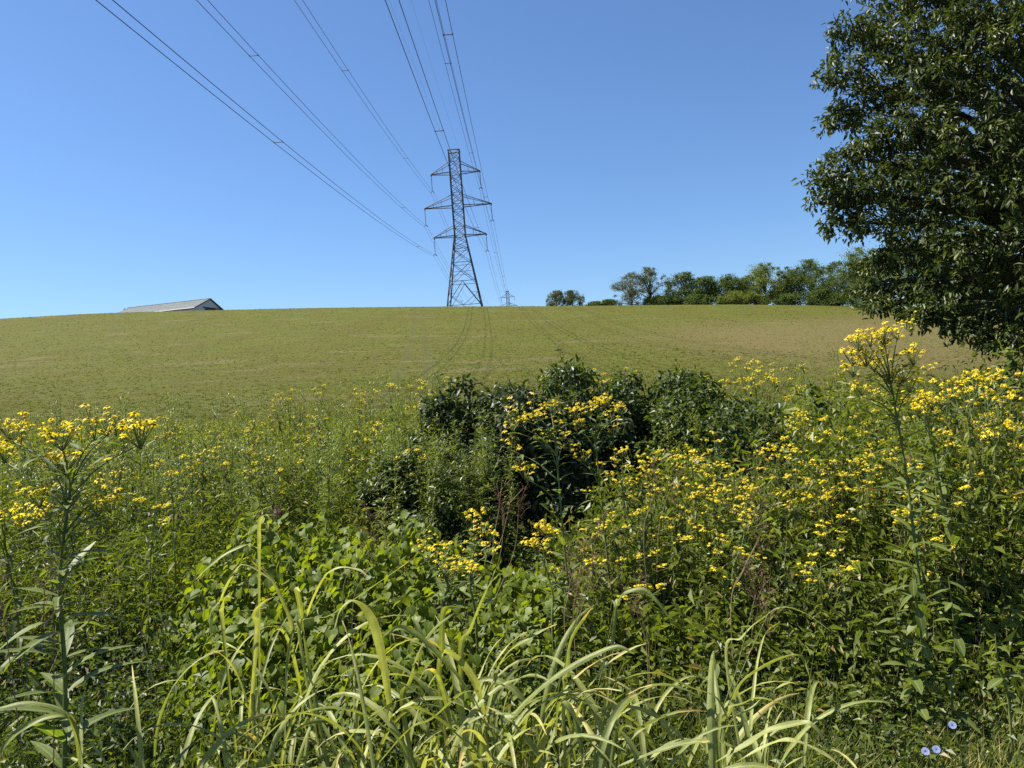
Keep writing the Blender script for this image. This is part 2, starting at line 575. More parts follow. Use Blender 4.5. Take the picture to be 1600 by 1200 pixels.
def tower(loc, ztop, zbase, yaw, label, detail=True):
    root = empty('transmission_tower', (loc[0], loc[1], zbase), label, 'pylon', 'steel lattice pylons of the power line')
    root.rotation_euler.z = yaw
    H = ztop - zbase
    ml = .95 if detail else 1.15

    def half(z):
        zl = H - 22.0
        return 1.38 + (0 if z >= zl else (zl - z) / max(zl, 1) * 2.95)
    zs_low = [0.3, 6.5, 11.4] + list(np.linspace(15.0, H - 22.0, 3)) if H < 44 else list(np.linspace(.3, H - 22, 7))
    zs_up = list(np.linspace(H - 22.0, H, 11))[1:]
    zs = list(zs_low) + zs_up
    cor = [(-1, -1), (1, -1), (1, 1), (-1, 1)]
    P = lambda k, z: np.array([cor[k][0] * half(z), cor[k][1] * half(z), z])
    for k in range(4):
        m = MB()
        m.bar(P(k, -.6), P(k, H - 22.0), .26 * ml)
        m.bar(P(k, H - 22.0), P(k, H), .2 * ml)
        m.build('leg', G['steel'], root)
    br = MB()
    w = .095 * ml
    for a, (z0, z1) in enumerate(zip(zs[:-1], zs[1:])):
        for k in range(4):
            k2 = (k + 1) % 4
            if a == 0 and detail:
                mid = (P(k, z1) + P(k2, z1)) / 2
                lo = (P(k, z0) + P(k2, z0)) / 2
                br.bar(P(k, z0), mid, w * 1.2)
                br.bar(P(k2, z0), mid, w * 1.2)
                br.bar(lo, P(k, (z0 + z1) / 2), w * .8)
                br.bar(lo, P(k2, (z0 + z1) / 2), w * .8)
                br.bar(P(k, (z0 + z1) / 2), (P(k, z0) + mid) / 2, w * .7)
                br.bar(P(k2, (z0 + z1) / 2), (P(k2, z0) + mid) / 2, w * .7)
                br.bar(P(k, z0), P(k2, z0), w)
            else:
                br.bar(P(k, z0), P(k2, z1), w)
                br.bar(P(k2, z0), P(k, z1), w)
                if a == 1 and detail:
                    c = (P(k, z0) + P(k2, z1)) / 2
                    zm = (z0 + z1) / 2
                    br.bar(P(k, zm), c, w * .7)
                    br.bar(P(k2, zm), c, w * .7)
            if a < 3 or abs(z1 - H) < .01 or any(abs(z1 - (H - l[0])) < 1.2 or abs(z1 - (H - l[0] + l[2])) < 1.2 for l in LEVELS):
                br.bar(P(k, z1), P(k2, z1), w * 1.1)
    br.build('bracing', G['steel'], root)['kind'] = 'stuff'
    cap = MB()
    for sgn in (-1, 1):
        cap.bar((-1.55, sgn * 1.38, H), (1.55, sgn * 1.38, H), .24 * ml)
    for sx in (-1.45, 1.45):
        cap.bar((sx, -1.4, H + .02), (sx, 1.4, H + .02), .22 * ml)
    cap.build('top_beam', G['steel'], root)
    for dep, hw, rise in LEVELS:
        z = H - dep
        hb = half(z)
        for sgn in (-1, 1):
            m = MB()
            tip = np.array([sgn * hw, 0, z])
            for sy in (-1, 1):
                a0, a1 = np.array([sgn * hb, sy * hb, z]), np.array([sgn * hb, sy * hb, z + rise])
                m.bar(a0, tip + (0, sy * .12, 0), .17 * ml)
                m.bar(a1, tip + (0, sy * .12, .1), .14 * ml)
                for q in (.4, .7):
                    m.bar(a0 + (tip - a0) * q, a1 + (tip - a1) * q * .96, .05 * ml)
            for q0, q1 in ((0, .35), (.35, .65), (.65, .9)):
                l = np.array([sgn * hb, -hb, z]); r_ = np.array([sgn * hb, hb, z])
                m.bar(l + (tip - l) * q0, r_ + (tip - r_) * q1, .05 * ml)
            m.bar(tip + (0, 0, .18), tip + (0, 0, -.45), .3 * ml)
            arm = m.build('crossarm', G['steel'], root)
            s = MB()
            s.tube([tip + (0, 0, -.4), tip + (0, 0, -INS + .35)], .03, .03, 5, 1)
            if detail:
                nd = 18
                for q in range(nd):
                    zz = tip[2] - .75 - q * (INS - 1.5) / (nd - 1)
                    s.tube([(tip[0], 0, zz + .05), (tip[0], 0, zz - .03)], .05, .15, 7, 0)
                s.bar(tip + (-.35, 0, -INS + .02), tip + (0, 0, -INS + .42), .12, 1)
                s.bar(tip + (.35, 0, -INS + .02), tip + (0, 0, -INS + .42), .12, 1)
                s.bar(tip + (-.42, 0, -INS - .2), tip + (-.34, 0, -INS + .1), .12, 1)
                s.bar(tip + (.42, 0, -INS - .2), tip + (.34, 0, -INS + .1), .12, 1)
            else:
                s.tube([tip + (0, 0, -.7), tip + (0, 0, -INS + .7)], .16, .16, 6, 0)
            s.build('insulator_string', [G['insul'], G['steel']], root)
    return root


tower(T1, TOP1, Z1, R(-1.0), 'tall dark steel lattice pylon with three pairs of arms on the hill crest')
tower(T2, TOP2, gz(*T2), R(-1.35), 'tiny distant lattice pylon just showing over the crest right of the big pylon', False)

AZ = R(0.5)
dv = np.array([math.sin(AZ), math.cos(AZ)])
names = {(-1, 0): 'upper left', (-1, 1): 'middle left', (-1, 2): 'lower left', (1, 0): 'upper right', (1, 1): 'middle right', (1, 2): 'lower right'}
SLOPE = {(-1, 0): (-.1240, .00021), (-1, 1): (-.1180, .0002), (-1, 2): (-.1185, .00019), (1, 0): (-.1130, .0002), (1, 1): (-.1270, .00021), (1, 2): (-.1130, .00021)}
SPACE = {(-1, 0): (49, 102), (-1, 1): (41, 130), (-1, 2): (36, 131), (1, 0): (47, 99), (1, 1): (50, 134), (1, 2): (60, 127)}
T1r, T2r = T1, T2
for (sg, lv), nm in names.items():
    dep, hw, _ = LEVELS[lv]
    z1 = TOP1 - dep - INS - .2
    z2 = TOP2 - dep - INS - .2
    a, b = SLOPE[(sg, lv)]
    root = empty('power_conductor', (T1[0] + sg * hw, T1[1], z1), 'twin wire power conductor hung from the %s arm of the near pylon' % nm, 'power line', 'twin power conductors')
    S = np.concatenate([np.linspace(0, 300, 80)])
    for o in (-.38, .38):
        m = MB()
        p1 = np.stack([-S * dv[0] + o, -S * dv[1], a * S + b * S * S], -1)
        L = np.linspace(0, 1, 60)
        Lm = np.linalg.norm(T2 - T1)
        p2 = np.stack([(T2 - T1)[0] * L + o, (T2 - T1)[1] * L, (z2 - z1) * L - .00022 * Lm * Lm * L * (1 - L)], -1)
        m.tube(p1, .026, .026, 5)
        m.tube(p2, .026, .030, 4)
        m.build('wire', G['wire'], root)
    for s_ in SPACE[(sg, lv)] + (190,):
        m = MB()
        q = np.array([-s_ * dv[0], -s_ * dv[1], a * s_ + b * s_ * s_])
        m.bar(q + (-.40, 0, 0), q + (.40, 0, 0), .055)
        m.bar(q + (-.38, -.14, 0), q + (-.38, .14, 0), .07)
        m.bar(q + (.38, -.14, 0), q + (.38, .14, 0), .07)
        m.build('spacer', G['wire'], root)
    for s_ in (.14, .3):
        m = MB()
        q = np.array([(T2 - T1)[0] * s_, (T2 - T1)[1] * s_, (z2 - z1) * s_ - .00022 * Lm * Lm * s_ * (1 - s_)])
        m.bar(q + (-.40, 0, 0), q + (.40, 0, 0), .1)
        m.build('spacer', G['wire'], root)
for sg, nm in ((-1, 'left'), (1, 'right')):
    m = MB()
    S = np.linspace(0, 300, 70)
    o = np.array([T1[0] + sg * 1.45, T1[1], TOP1 + .1])
    m.tube(o + np.stack([-S * dv[0], -S * dv[1], -.100 * S + .00017 * S * S], -1), .009, .009, 4)
    L = np.linspace(0, 1, 50)
    m.tube(o + np.stack([(T2 - T1)[0] * L, (T2 - T1)[1] * L, (TOP2 - TOP1) * L - .00018 * Lm * Lm * L * (1 - L)], -1), .010, .014, 4)
    tag(m.build('earth_wire', G['wire']), 'thin single earth wire on the %s end of the pylon top' % nm, 'power line', 'earth wires')

# ================================================================== BARN
def barn():
    D = 236.0
    rr = at(328.7, 466.5, D)                        # right end of the ridge
    root = empty('barn', (rr[0], rr[1], 0), 'low grey metal-roofed barn half hidden behind the hill crest', 'barn')
    root.rotation_euler.z = R(-14)
    zr = rr[2]
    Lb, wf, wb, rise = 30.5, 8.0, 7.0, 3.4
    ze = zr - rise
    base = gz(rr[0] - 12, D) - .6
    roofm = simple('grey_metal_roof', (.150, .166, .168), .8, 0, spec=.1, noise=.12, scale=.6)
    wallm = simple('pale_metal_siding', (.50, .50, .54), .6, noise=.06, scale=.5)
    trimm = simple('dark_trim', (.05, .055, .065), .6)
    w = MB()
    w.box((-Lb + .3, -wf + .35, base), (-.35, wb - .35, ze - .1))
    w.raw([(-.35, -wf + .35, ze - .1), (-.35, wb - .35, ze - .1), (-.35, 0, zr - .16)], [(0, 1, 2)])
    w.raw([(-Lb + .3, -wf + .35, ze - .1), (-Lb + .3, wb - .35, ze - .1), (-Lb + .3, 0, zr - .16)], [(0, 2, 1)])
    w.build('wall', wallm, root)
    r = MB()
    for yy in (-wf, wb):
        t = .09
        v = [(-Lb, 0, zr), (0, 0, zr), (0, yy, ze), (-Lb, yy, ze), (-Lb, 0, zr - t), (0, 0, zr - t), (0, yy, ze - t), (-Lb, yy, ze - t)]
        f = [(0, 1, 2, 3), (7, 6, 5, 4), (0, 4, 5, 1), (1, 5, 6, 2), (2, 6, 7, 3), (3, 7, 4, 0)]
        r.raw(v, f if yy < 0 else [q[::-1] for q in f])
    roof = r.build('roof', roofm, root)
    k = MB()
    for i in range(43):
        x = -Lb + .3 + i * (Lb - .6) / 42
        k.bar((x, -.1, zr + .0), (x, -wf, ze + .01), .03)
    ro = k.build('roof_rib', roofm, roof)
    ro['kind'] = 'stuff'
    c = MB()
    c.bar((-Lb, 0, zr + .05), (0.02, 0, zr + .05), .2)
    c.build('ridge_cap', roofm, roof)
    t = MB()
    t.bar((.06, -wf - .05, ze - .06), (.06, 0, zr - .02), .26)
    t.build('verge_trim', trimm, roof)
    t = MB()
    t.bar((.06, wb + .05, ze - .06), (.06, 0, zr - .02), .26)
    t.build('verge_trim', trimm, roof)
    t = MB()
    t.bar((-Lb - .05, -wf - .06, ze - .1), (0.05, -wf - .06, ze - .1), .24)
    t.build('gutter', trimm, roof)
    t = MB()
    t.box((-.3, -2.6, base), (-.18, 2.6, ze + .35))
    t.bar((-.12, -3.4, ze + .45), (-.12, 5.6, ze + .45), .22)
    t.build('sliding_door', trimm, root)
    t = MB()
    t.bar((-Lb - .6, -.6, base), (-Lb - .6, -.6, zr - .3), .16)
    t.box((-Lb - .8, -.8, zr - .7), (-Lb - .4, -.4, zr - .2))
    t.build('vent_pipe', trimm, root)
    # open lean-to along the left end
    t = MB()
    v = [(-Lb - 4, -wf, ze - 1.6), (-Lb, -wf, ze - .5), (-Lb, wb, ze - .5), (-Lb - 4, wb, ze - 1.6)]
    v += [(a, b_, c_ - .12) for a, b_, c_ in v]
    t.raw(v, [(0, 1, 2, 3), (7, 6, 5, 4), (0, 4, 5, 1), (1, 5, 6, 2), (2, 6, 7, 3), (3, 7, 4, 0)])
    for yy in (-wf + .3, wb - .3):
        t.bar((-Lb - 3.8, yy, base), (-Lb - 3.8, yy, ze - 1.6), .2)
    t.build('lean_to', roofm, root)


barn()


# ================================================================== FAR TREES
def far_tree(px, top, w_px, d, mat, label, seed, base_py=480, airy=0, spiky=0, group='trees along the field crest'):
    r = np.random.default_rng(seed)
    P = at(px, top, d)
    z0 = gz(P[0], d)
    Hh = P[2] - z0
    W = w_px / F * d * .58
    root = empty('tree', (P[0], d, z0), label, 'tree', group)
    t = MB()
    nst = 3 if spiky else 1
    limbs = []
    t.tube(bez([(0, 0, -.3), (r.normal(0, .1), 0, Hh * .3), (r.normal(0, .25), 0, Hh * .72)], 5), .02 * Hh + .05, .03, 6)
    t.build('trunk', G['bark'], root)
    lm = MB()
    K = 34 if not airy else 38
    cen, rad = [], []
    for i in range(K):
        a = r.uniform(0, 6.28)
        q = r.uniform(.0, 1)
        wz = .95 if q < .45 else math.cos((q - .45) / .58 * 1.5) ** .7
        rr_ = W * wz * r.uniform(.2, 1.05)
        c = np.array([math.cos(a) * rr_, math.sin(a) * rr_, Hh * (.05 + .85 * q)])
        cen.append(c)
        rad.append(W * r.uniform(.26, .46) * (.7 if airy else 1))
        lm.tube(bez([(0, 0, c[2] * .45), c * (.5, .5, .8), c], 3), .012 * Hh, .02, 4)
    cen.append(np.array([0, 0, Hh * .93])); rad.append(W * .25)
    for i in range(22):
        a, q = r.uniform(0, 6.28), r.uniform(.3, 1.04)
        wz = .95 if q < .45 else max(.1, math.cos(min(1.0, (q - .45) / .58) * 1.5)) ** .7
        cen.append(np.array([math.cos(a) * W * wz * 1.08, math.sin(a) * W * wz * 1.08, Hh * (.04 + .93 * q)]))
        rad.append(W * r.uniform(.08, .17))
    lm.build('limbs', G['bark'], root)['kind'] = 'stuff'
    cr_ = MB()
    for c, ra in zip(cen, rad):
        nn = int((150 if not airy else 120) * (ra / 1.2) ** 1.2) + 40
        dd = sph(r.uniform(0, 6.28, nn), np.arcsin(r.uniform(-.9, 1, nn)))
        rr_ = ra * np.clip(np.abs(r.normal(.55, .38, nn)), .05, 1.7)
        p = c + dd * rr_[:, None] * (1, 1, .8 if not spiky else 1.5)
        p[:, 2] = np.clip(p[:, 2], .1, Hh * 1.02)
        o = unit(dd + r.normal(0, .7, (nn, 3)) - (0, 0, .2))
        sz = r.uniform(.18, .42, nn) * (.8 if airy else 1)
        cr_.inst(diamond(.6, .15, .12), p, frames(o, unit(r.normal(0, 1, (nn, 3)) + (0, 0, .8))), sz, np.clip(r.normal(.5, .2, nn) + r.normal(0, .22), 0, 1))
    cr_.build('crown', mat, root)['kind'] = 'stuff'


A, B_, Cc = G['far_a'], G['far_b'], G['far_c']
FT = [
    (868, 455, 26, 205, Cc, 'small grey-green sapling leftmost on the crest beside another', 1, 1),
    (893, 455, 30, 205, Cc, 'small grey-green sapling second from the left on the crest', 2, 1),
    (930, 472, 26, 225, A, 'low dark bush in the gap left of the airy tree', 0, 0),
    (950, 469, 26, 225, A, 'low dark bush touching the airy tree on its left', 0, 0),
    (984, 427, 52, 203, Cc, 'airy grey-green tree standing left of the hedgerow gap', 1, 0),
    (1012, 419, 54, 204, Cc, 'taller airy grey-green tree beside the hedgerow gap', 1, 0),
    (1034, 464, 50, 202, A, 'low rounded bush filling the hedgerow gap', 0, 0),
    (1068, 427, 52, 205, A, 'leftmost full tree of the hedgerow right of the gap', 0, 0),
    (1103, 434, 54, 205, A, 'rounded mid-green tree second in the hedgerow', 0, 0),
    (1138, 430, 50, 206, A, 'mid-green tree in the middle of the hedgerow', 0, 0),
    (1166, 432, 40, 208, A, 'narrow tree tucked left of the pale green tree', 0, 0),
    (1193, 413, 62, 206, B_, 'pale yellow-green tree, the lightest in the hedgerow', 0, 0),
    (1233, 419, 50, 204, A, 'dark tree just right of the pale green tree', 0, 0),
    (1266, 407, 56, 200, A, 'tall dark tree with bare top twigs in the hedgerow', 0, 0),
    (1305, 410, 62, 190, A, 'dark broad tree left of the overhanging boughs', 0, 0),
    (1345, 388, 74, 175, A, 'tallest hedgerow tree partly behind the big tree boughs', 0, 0),
    (1400, 372, 96, 160, A, 'big dark tree behind the overhanging boughs', 0, 0),
    (1470, 362, 110, 148, B_, 'lighter tree glimpsed through the big tree', 0, 0),
    (1550, 352, 120, 138, A, 'dark tree at the right edge behind the big tree', 0, 0),
]
for i, (px_, tp, wp, dd_, nm) in enumerate([(1085, 462, 44, 200, 'first'), (1150, 456, 50, 200, 'second'), (1222, 461, 40, 199, 'third'), (1288, 454, 52, 190, 'fourth')]):
    FT.append((px_, tp, wp, dd_, (A, B_, A, A)[i], 'low bush at the foot of the hedgerow, %s from its left end' % nm, 0, 0))
for i, (px_, tp, wp, dd_, mt, lb, airy, spk) in enumerate(FT):
    far_tree(px_, tp, wp, dd_, mt, lb, 100 + i, airy=airy, spiky=spk)


# ================================================================== BIG TREE ON THE RIGHT
def big_tree():
    r = np.random.default_rng(5)
    tx, ty = 9.6, 12.2
    z0 = gz(tx, ty)
    root = empty('big_tree', (tx, ty, z0), 'large dark leafy tree overhanging the field from the right edge', 'tree')
    t = MB()
    t.tube(bez([(0, 0, -.3), (.05, 0, 2), (-.1, .1, 5), (.1, 0, 9), (.2, .1, 12.5)], 6), .42, .08, 12)
    t.build('trunk', G['bark'], root)
    org = np.array([tx, ty, z0])
    cl = []
    # boughs whose places show in the photograph (pixel, distance, radius)
    for px_, py_, d_, ra in [(1395, 30, 10.8, .62), (1345, 75, 10.4, .50), (1322, 45, 10.3, .26), (1318, 118, 10.2, .42), (1345, 165, 10.4, .5), (1400, 115, 10.0, .6),
                             (1310, 190, 10.5, .34), (1325, 245, 10.2, .42), (1300, 275, 10.0, .40), (1297, 310, 10.0, .36), (1340, 300, 9.9, .5), (1312, 348, 10.1, .34),
                             (1380, 220, 10.0, .55), (1400, 290, 9.7, .6), (1370, 345, 9.8, .5), (1430, 200, 9.6, .6), (1450, 60, 9.9, .7), (1470, 130, 9.5, .6),
                             (1410, 400, 10.2, .42), (1365, 415, 10.6, .36), (1350, 455, 10.2, .26), (1372, 478, 9.8, .28), (1395, 450, 9.9, .34), (1440, 370, 9.5, .5), (1450, 440, 9.4, .42),
                             (1450, 500, 9.2, .24), (1432, 490, 9.3, .22), (1480, 470, 9.2, .36), (1510, 520, 9.0, .26), (1540, 500, 9.0, .34), (1560, 535, 8.8, .26), (1600, 520, 8.8, .42), (1630, 555, 8.6, .4),
                             (1490, 300, 9.2, .6), (1540, 380, 9.0, .6), (1590, 440, 8.9, .6), (1490, 400, 9.2, .5), (1520, 220, 9.2, .65), (1580, 300, 8.9, .65), (1520, 60, 9.4, .7), (1590, 140, 9.1, .7), (1560, 10, 9.3, .7), (1640, 220, 8.8, .7), (1650, 380, 8.7, .65), (1650, 470, 8.6, .6), (1460, -30, 10.0, .7), (1400, -40, 10.6, .6), (1600, 60, 9.0, .7),
                             (1420, 250, 11.0, .6), (1460, 330, 11.0, .6), (1500, 150, 11.0, .7), (1540, 280, 11.0, .7), (1440, 120, 11.4, .7), (1560, 430, 10.6, .6), (1500, 440, 10.8, .5), (1590, 220, 10.6, .7), (1530, 20, 11, .7), (1600, 350, 10.5, .7)]:
        cl.append((at(px_ + 4, py_, d_) - org, ra * .80))
    nx = len(cl)
    for i in range(80):
        a = r.uniform(0, 6.28)
        q = r.uniform(0, 1)
        hz = 2.2 + 10.6 * q
        wr = 5.0 * math.sin(math.pi * (.24 + .7 * q)) ** .8
        rr_ = wr * r.uniform(.6, 1.0)
        c = np.array([math.cos(a) * rr_, math.sin(a) * rr_, hz])
        w_ = c + org
        u_, zz = (w_[0]) / w_[1], (w_[2] - EYE) / w_[1]
        xp = 800 + F * (cr * u_ - sr * zz)
        if xp < 1400 and w_[1] > 0:
            continue
        cl.append((c, r.uniform(.6, .95)))
    br = MB()
    tw = MB()
    lf = MB()
    lt = [leaf4(.38, dr) for dr in (.1, .3, .5)]
    for i, (c, ra) in enumerate(cl):
        s0 = np.array([0, 0, max(1.6, min(11, c[2] * .62 + .4))])
        mid = s0 + (c - s0) * .55 + (0, 0, .25 + .1 * r.random())
        path = bez([s0, mid, c], 6)
        L_ = np.linalg.norm(c - s0)
        br.tube(path, .018 * L_ + .012, .008, 6)
        # twigs with rosettes of drooping leaves
        nt_ = int(58 * (ra / .5) ** 1.7 * (1 if i < nx else .38)) + 14
        dd = sph(r.uniform(0, 6.28, nt_), np.arcsin(r.uniform(-.75, 1, nt_)))
        tips = c + dd * (ra * r.uniform(.2, 1.08, nt_) ** .45)[:, None] * (1.2, 1.2, .58)
        for tp in tips[::2]:
            st_ = path[r.integers(len(path) - 4, len(path))]
            tw.tube(bez([st_, (st_ + tp) / 2 + r.normal(0, .04, 3) + (0, 0, .03), tp], 2), .006, .003, 3)
        nl = 11
        PP = np.repeat(tips, nl, 0) + r.normal(0, .04, (nt_ * nl, 3))
        od = np.repeat(dd, nl, 0)
        dirs_ = unit(od * .6 + r.normal(0, .75, (nt_ * nl, 3)) - (0, 0, .45))
        nrm = unit(r.normal(0, .5, (nt_ * nl, 3)) + (0, 0, 1.0) + od * .5)
        cv = np.repeat(np.clip(r.normal(.42, .14, nt_), 0, 1), nl)
        vv = np.clip(cv + r.normal(0, .17, nt_ * nl), 0, 1)
        sz = r.uniform(.055, .11, nt_ * nl)
        pick = r.integers(0, 3, nt_ * nl)
        for k in range(3):
            s_ = pick == k
            lf.inst(lt[k], PP[s_], frames(dirs_[s_], nrm[s_]), sz[s_], vv[s_])
    # bare twigs sticking out at the top left
    for pts in ([(1322, 60), (1300, 45), (1286, 52)], [(1322, 60), (1305, 30), (1302, 20)], [(1320, 175), (1300, 180), (1285, 182)]):
        tw.tube(bez([at(a, b, 10.2) - org for a, b in pts], 4), .007, .003, 3)
    br.build('branches', G['bark'], root)['kind'] = 'stuff'
    tw.build('twigs', G['bark'], root)['kind'] = 'stuff'
    lf.build('crown', G['tree'], root)['kind'] = 'stuff'
    print('tree leaves', len(lf.V), sum(len(q) for q in lf.Q))


big_tree()


# ================================================================== ROADSIDE THICKET
# canopy height of the tangle of weeds over (photo column, distance)
CP = np.array([-200, 0, 200, 400, 620, 760, 850, 1000, 1150, 1300, 1450, 1600, 1800.])
CD = np.array([1.8, 2.6, 3.2, 3.8, 4.4, 5.2, 6.2, 7.5, 9.5, 12.5, 17, 23.])
CH = np.array([
    # 1.8  2.6  3.2  3.8  4.4  5.2  6.2  7.5  9.5  12.5 17   23
    [.35, .55, .75, .90, 1.05, 1.15, 1.2, 1.25, 1.25, 1.1, .8, .35],
    [.35, .50, .62, .78, .95, 1.08, 1.2, 1.25, 1.2, 1.05, .8, .35],
    [.35, .46, .52, .62, .82, 1.00, 1.10, 1.15, 1.15, 1.05, .75, .35],
    [.35, .44, .48, .55, .65, .88, 1.02, 1.12, 1.15, 1.0, .7, .35],
    [.35, .44, .48, .52, .50, .62, .80, 1.05, 1.15, 1.0, .7, .3],
    [.35, .42, .46, .50, .42, .34, .36, .50, .9, .9, .6, .3],
    [.30, .36, .42, .58, .62, .66, .60, .60, .9, .9, .6, .3],
    [.18, .28, .36, .60, .74, .86, .86, .90, .95, .8, .6, .3],
    [.14, .24, .34, .62, .86, 1.02, 1.08, 1.1, 1.0, .85, .6, .3],
    [.08, .16, .34, .66, .92, 1.20, 1.35, 1.4, 1.2, .9, .55, .3],
    [.05, .10, .32, .62, .95, 1.25, 1.40, 1.45, 1.3, .9, .5, .3],
    [.05, .07, .22, .52, .90, 1.25, 1.45, 1.5, 1.3, .9, .5, .3],
    [.05, .07, .2, .52, .90, 1.25, 1.45, 1.5, 1.3, .9, .5, .3],
])


def canopy(px, d):
    i = np.clip(np.searchsorted(CP, px) - 1, 0, len(CP) - 2)
    j = np.clip(np.searchsorted(CD, d) - 1, 0, len(CD) - 2)
    a = np.clip((px - CP[i]) / (CP[i + 1] - CP[i]), 0, 1)
    b = np.clip((d - CD[j]) / (CD[j + 1] - CD[j]), 0, 1)
    return CH[i, j] * (1 - a) * (1 - b) + CH[i + 1, j] * a * (1 - b) + CH[i, j + 1] * (1 - a) * b + CH[i + 1, j + 1] * a * b


def sprigs(n, dmin, dmax, pmin, pmax, mat, name, label, tmpl, lsize, nleaf, el=(-.2, .9), power=1.3, reject=None, hs=(.62, 1.12), low=.12, cat='weeds', spread=.06, vmu=.42, per=9):
    """A tangle of leafy stems nobody could count."""
    nc = max(1, n // per)
    u = rng.random(nc)
    dc = (dmin ** (1 - power) + u * (dmax ** (1 - power) - dmin ** (1 - power))) ** (1 / (1 - power))
    pc = rng.uniform(pmin, pmax, nc)
    hc, vc = rng.uniform(.66, 1.18, nc), rng.normal(vmu, .13, nc)
    w = rng.integers(0, nc, n)
    sg = .07 + .014 * dc[w]
    d = np.maximum(dc[w] + rng.normal(0, 1, n) * sg, dmin * .9)
    x = (pc[w] - 800) / F * dc[w] + rng.normal(0, 1, n) * sg
    px = 800 + x / d * F
    hc, vc = hc[w], vc[w]
    if reject is not None:
        k = ~reject(px, d)
        d, px, x, hc, vc = d[k], px[k], x[k], hc[k], vc[k]
    n = len(d)
    h = np.maximum(canopy(px, d) * rng.uniform(*hs, n) * hc, .06)
    base = np.stack([x, d, ground(x, d)], -1)
    lean = rng.normal(0, .16, (n, 2))
    m = MB()
    # stems: thin three-sided strips
    top = base + np.stack([lean[:, 0] * h, lean[:, 1] * h, h], -1)
    dr = top - base
    ln = np.linalg.norm(dr, axis=1)
    stemT = T([(-.5, 0, 0), (.5, 0, 0), (0, 1, 0.0), (0, 0, .8)], [(0, 1, 2), (1, 3, 2), (3, 0, 2)])
    m.inst(stemT, base, frames(dr, sph(rng.uniform(0, 6.28, n), np.zeros(n))), np.stack([np.full(n, .007), ln, np.full(n, .007)], -1), None, 1)
    # leaves
    q = low + (1 - low) * (np.arange(nleaf)[None, :] + rng.random((n, nleaf))) / nleaf
    P = base[:, None, :] + dr[:, None, :] * q[..., None] + rng.normal(0, spread, (n, nleaf, 3)) * (1, 1, .4)
    az = np.arange(nleaf)[None, :] * 2.4 + rng.uniform(0, 6.28, (n, 1)) + rng.normal(0, .3, (n, nleaf))
    ele = rng.uniform(*el, (n, nleaf))
    D_ = sph(az, ele)
    sz = rng.uniform(*lsize, (n, nleaf)) * (1.1 - .45 * q) * np.clip(.75 + d / 16, .8, 1.5)[:, None]
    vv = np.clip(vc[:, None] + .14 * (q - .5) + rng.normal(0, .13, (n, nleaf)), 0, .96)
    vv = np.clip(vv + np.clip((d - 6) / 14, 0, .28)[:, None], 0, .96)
    vv = np.where(rng.random((n, nleaf)) < .025, 1.0, vv)
    N_ = n * nleaf
    up = unit(rng.normal(0, .7, (N_, 3)) + (0, 0, 1))
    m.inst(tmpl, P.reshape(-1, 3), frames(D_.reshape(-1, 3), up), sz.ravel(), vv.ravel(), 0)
    o = m.build(name, [mat, mat if mat is G['dry'] else G['stem']])
    tag(o, label, cat, kind='stuff')
    return o


hollow = lambda p, d: (p > 640) & (p < 850) & (d > 4.3) & (d < 7.2)
sprigs(7600, 2.0, 12, -160, 1760, G['under'], 'leafy_undergrowth', 'dense tangle of small-leaved weeds filling the roadside bank', diamond(.5, .15, .12), (.035, .075), 18, el=(-.7, .9), hs=(.4, .9), spread=.075, per=7)
sprigs(4200, 4.4, 24, -160, 760, G['fine'], 'narrow_leaved_weeds', 'feathery mass of narrow-leaved weeds below the field on the left', diamond(.15, .3, .04), (.06, .12), 28, el=(.15, 1.2), power=1.5, hs=(.42, .95), reject=hollow, vmu=.5, spread=.035)
sprigs(3600, 3.4, 11.5, 900, 1760, G['fine'], 'narrow_leaved_weeds', 'upright narrow-leaved weeds among the yellow flowers on the right', diamond(.24, .4, .08), (.07, .14), 22, el=(-1.2, .7), power=1.4, hs=(.5, 1.05), vmu=.42, spread=.03)
sprigs(900, 3.0, 5.2, 900, 1400, G['weed'], 'low_broad_weeds', 'low leafy weeds along the front of the right bank', diamond(.42, .2, .12), (.05, .10), 12, hs=(.5, .95))


def roadside_grass(n, pr, dr_, h, label, lay, vlo=0., vhi=1.):
    px = rng.uniform(*pr, n)
    d = rng.uniform(*dr_, n)
    x = (px - 800) / F * d
    dirs = unit(np.stack([rng.normal(lay, .5, n), rng.normal(0, .45, n), rng.uniform(.5, 1.2, n)], -1))
    t = T([(-.5, 0, 0), (.5, 0, 0), (.4, .55, .04), (-.4, .55, .04), (0, 1, -.08)], [(0, 1, 2, 3), (3, 2, 4)])
    m = MB()
    hh = rng.uniform(*h, n)
    m.inst(t, np.stack([x, d, ground(x, d)], -1), frames(dirs, sph(rng.uniform(0, 6.28, n), np.full(n, .2))), np.stack([rng.uniform(.003, .006, n), hh, hh], -1), rng.uniform(vlo, vhi, n))
    tag(m.build('roadside_grass', G['road']), label, 'grass', kind='stuff')


roadside_grass(24000, (1150, 1800), (2.2, 3.7), (.08, .26), 'short mown verge grass in the bottom right corner', .8, .25, 1.0)
roadside_grass(14000, (-200, 1250), (1.9, 3.4), (.15, .42), 'thin grass under the tall blades along the bottom edge', .1, 0, .8)


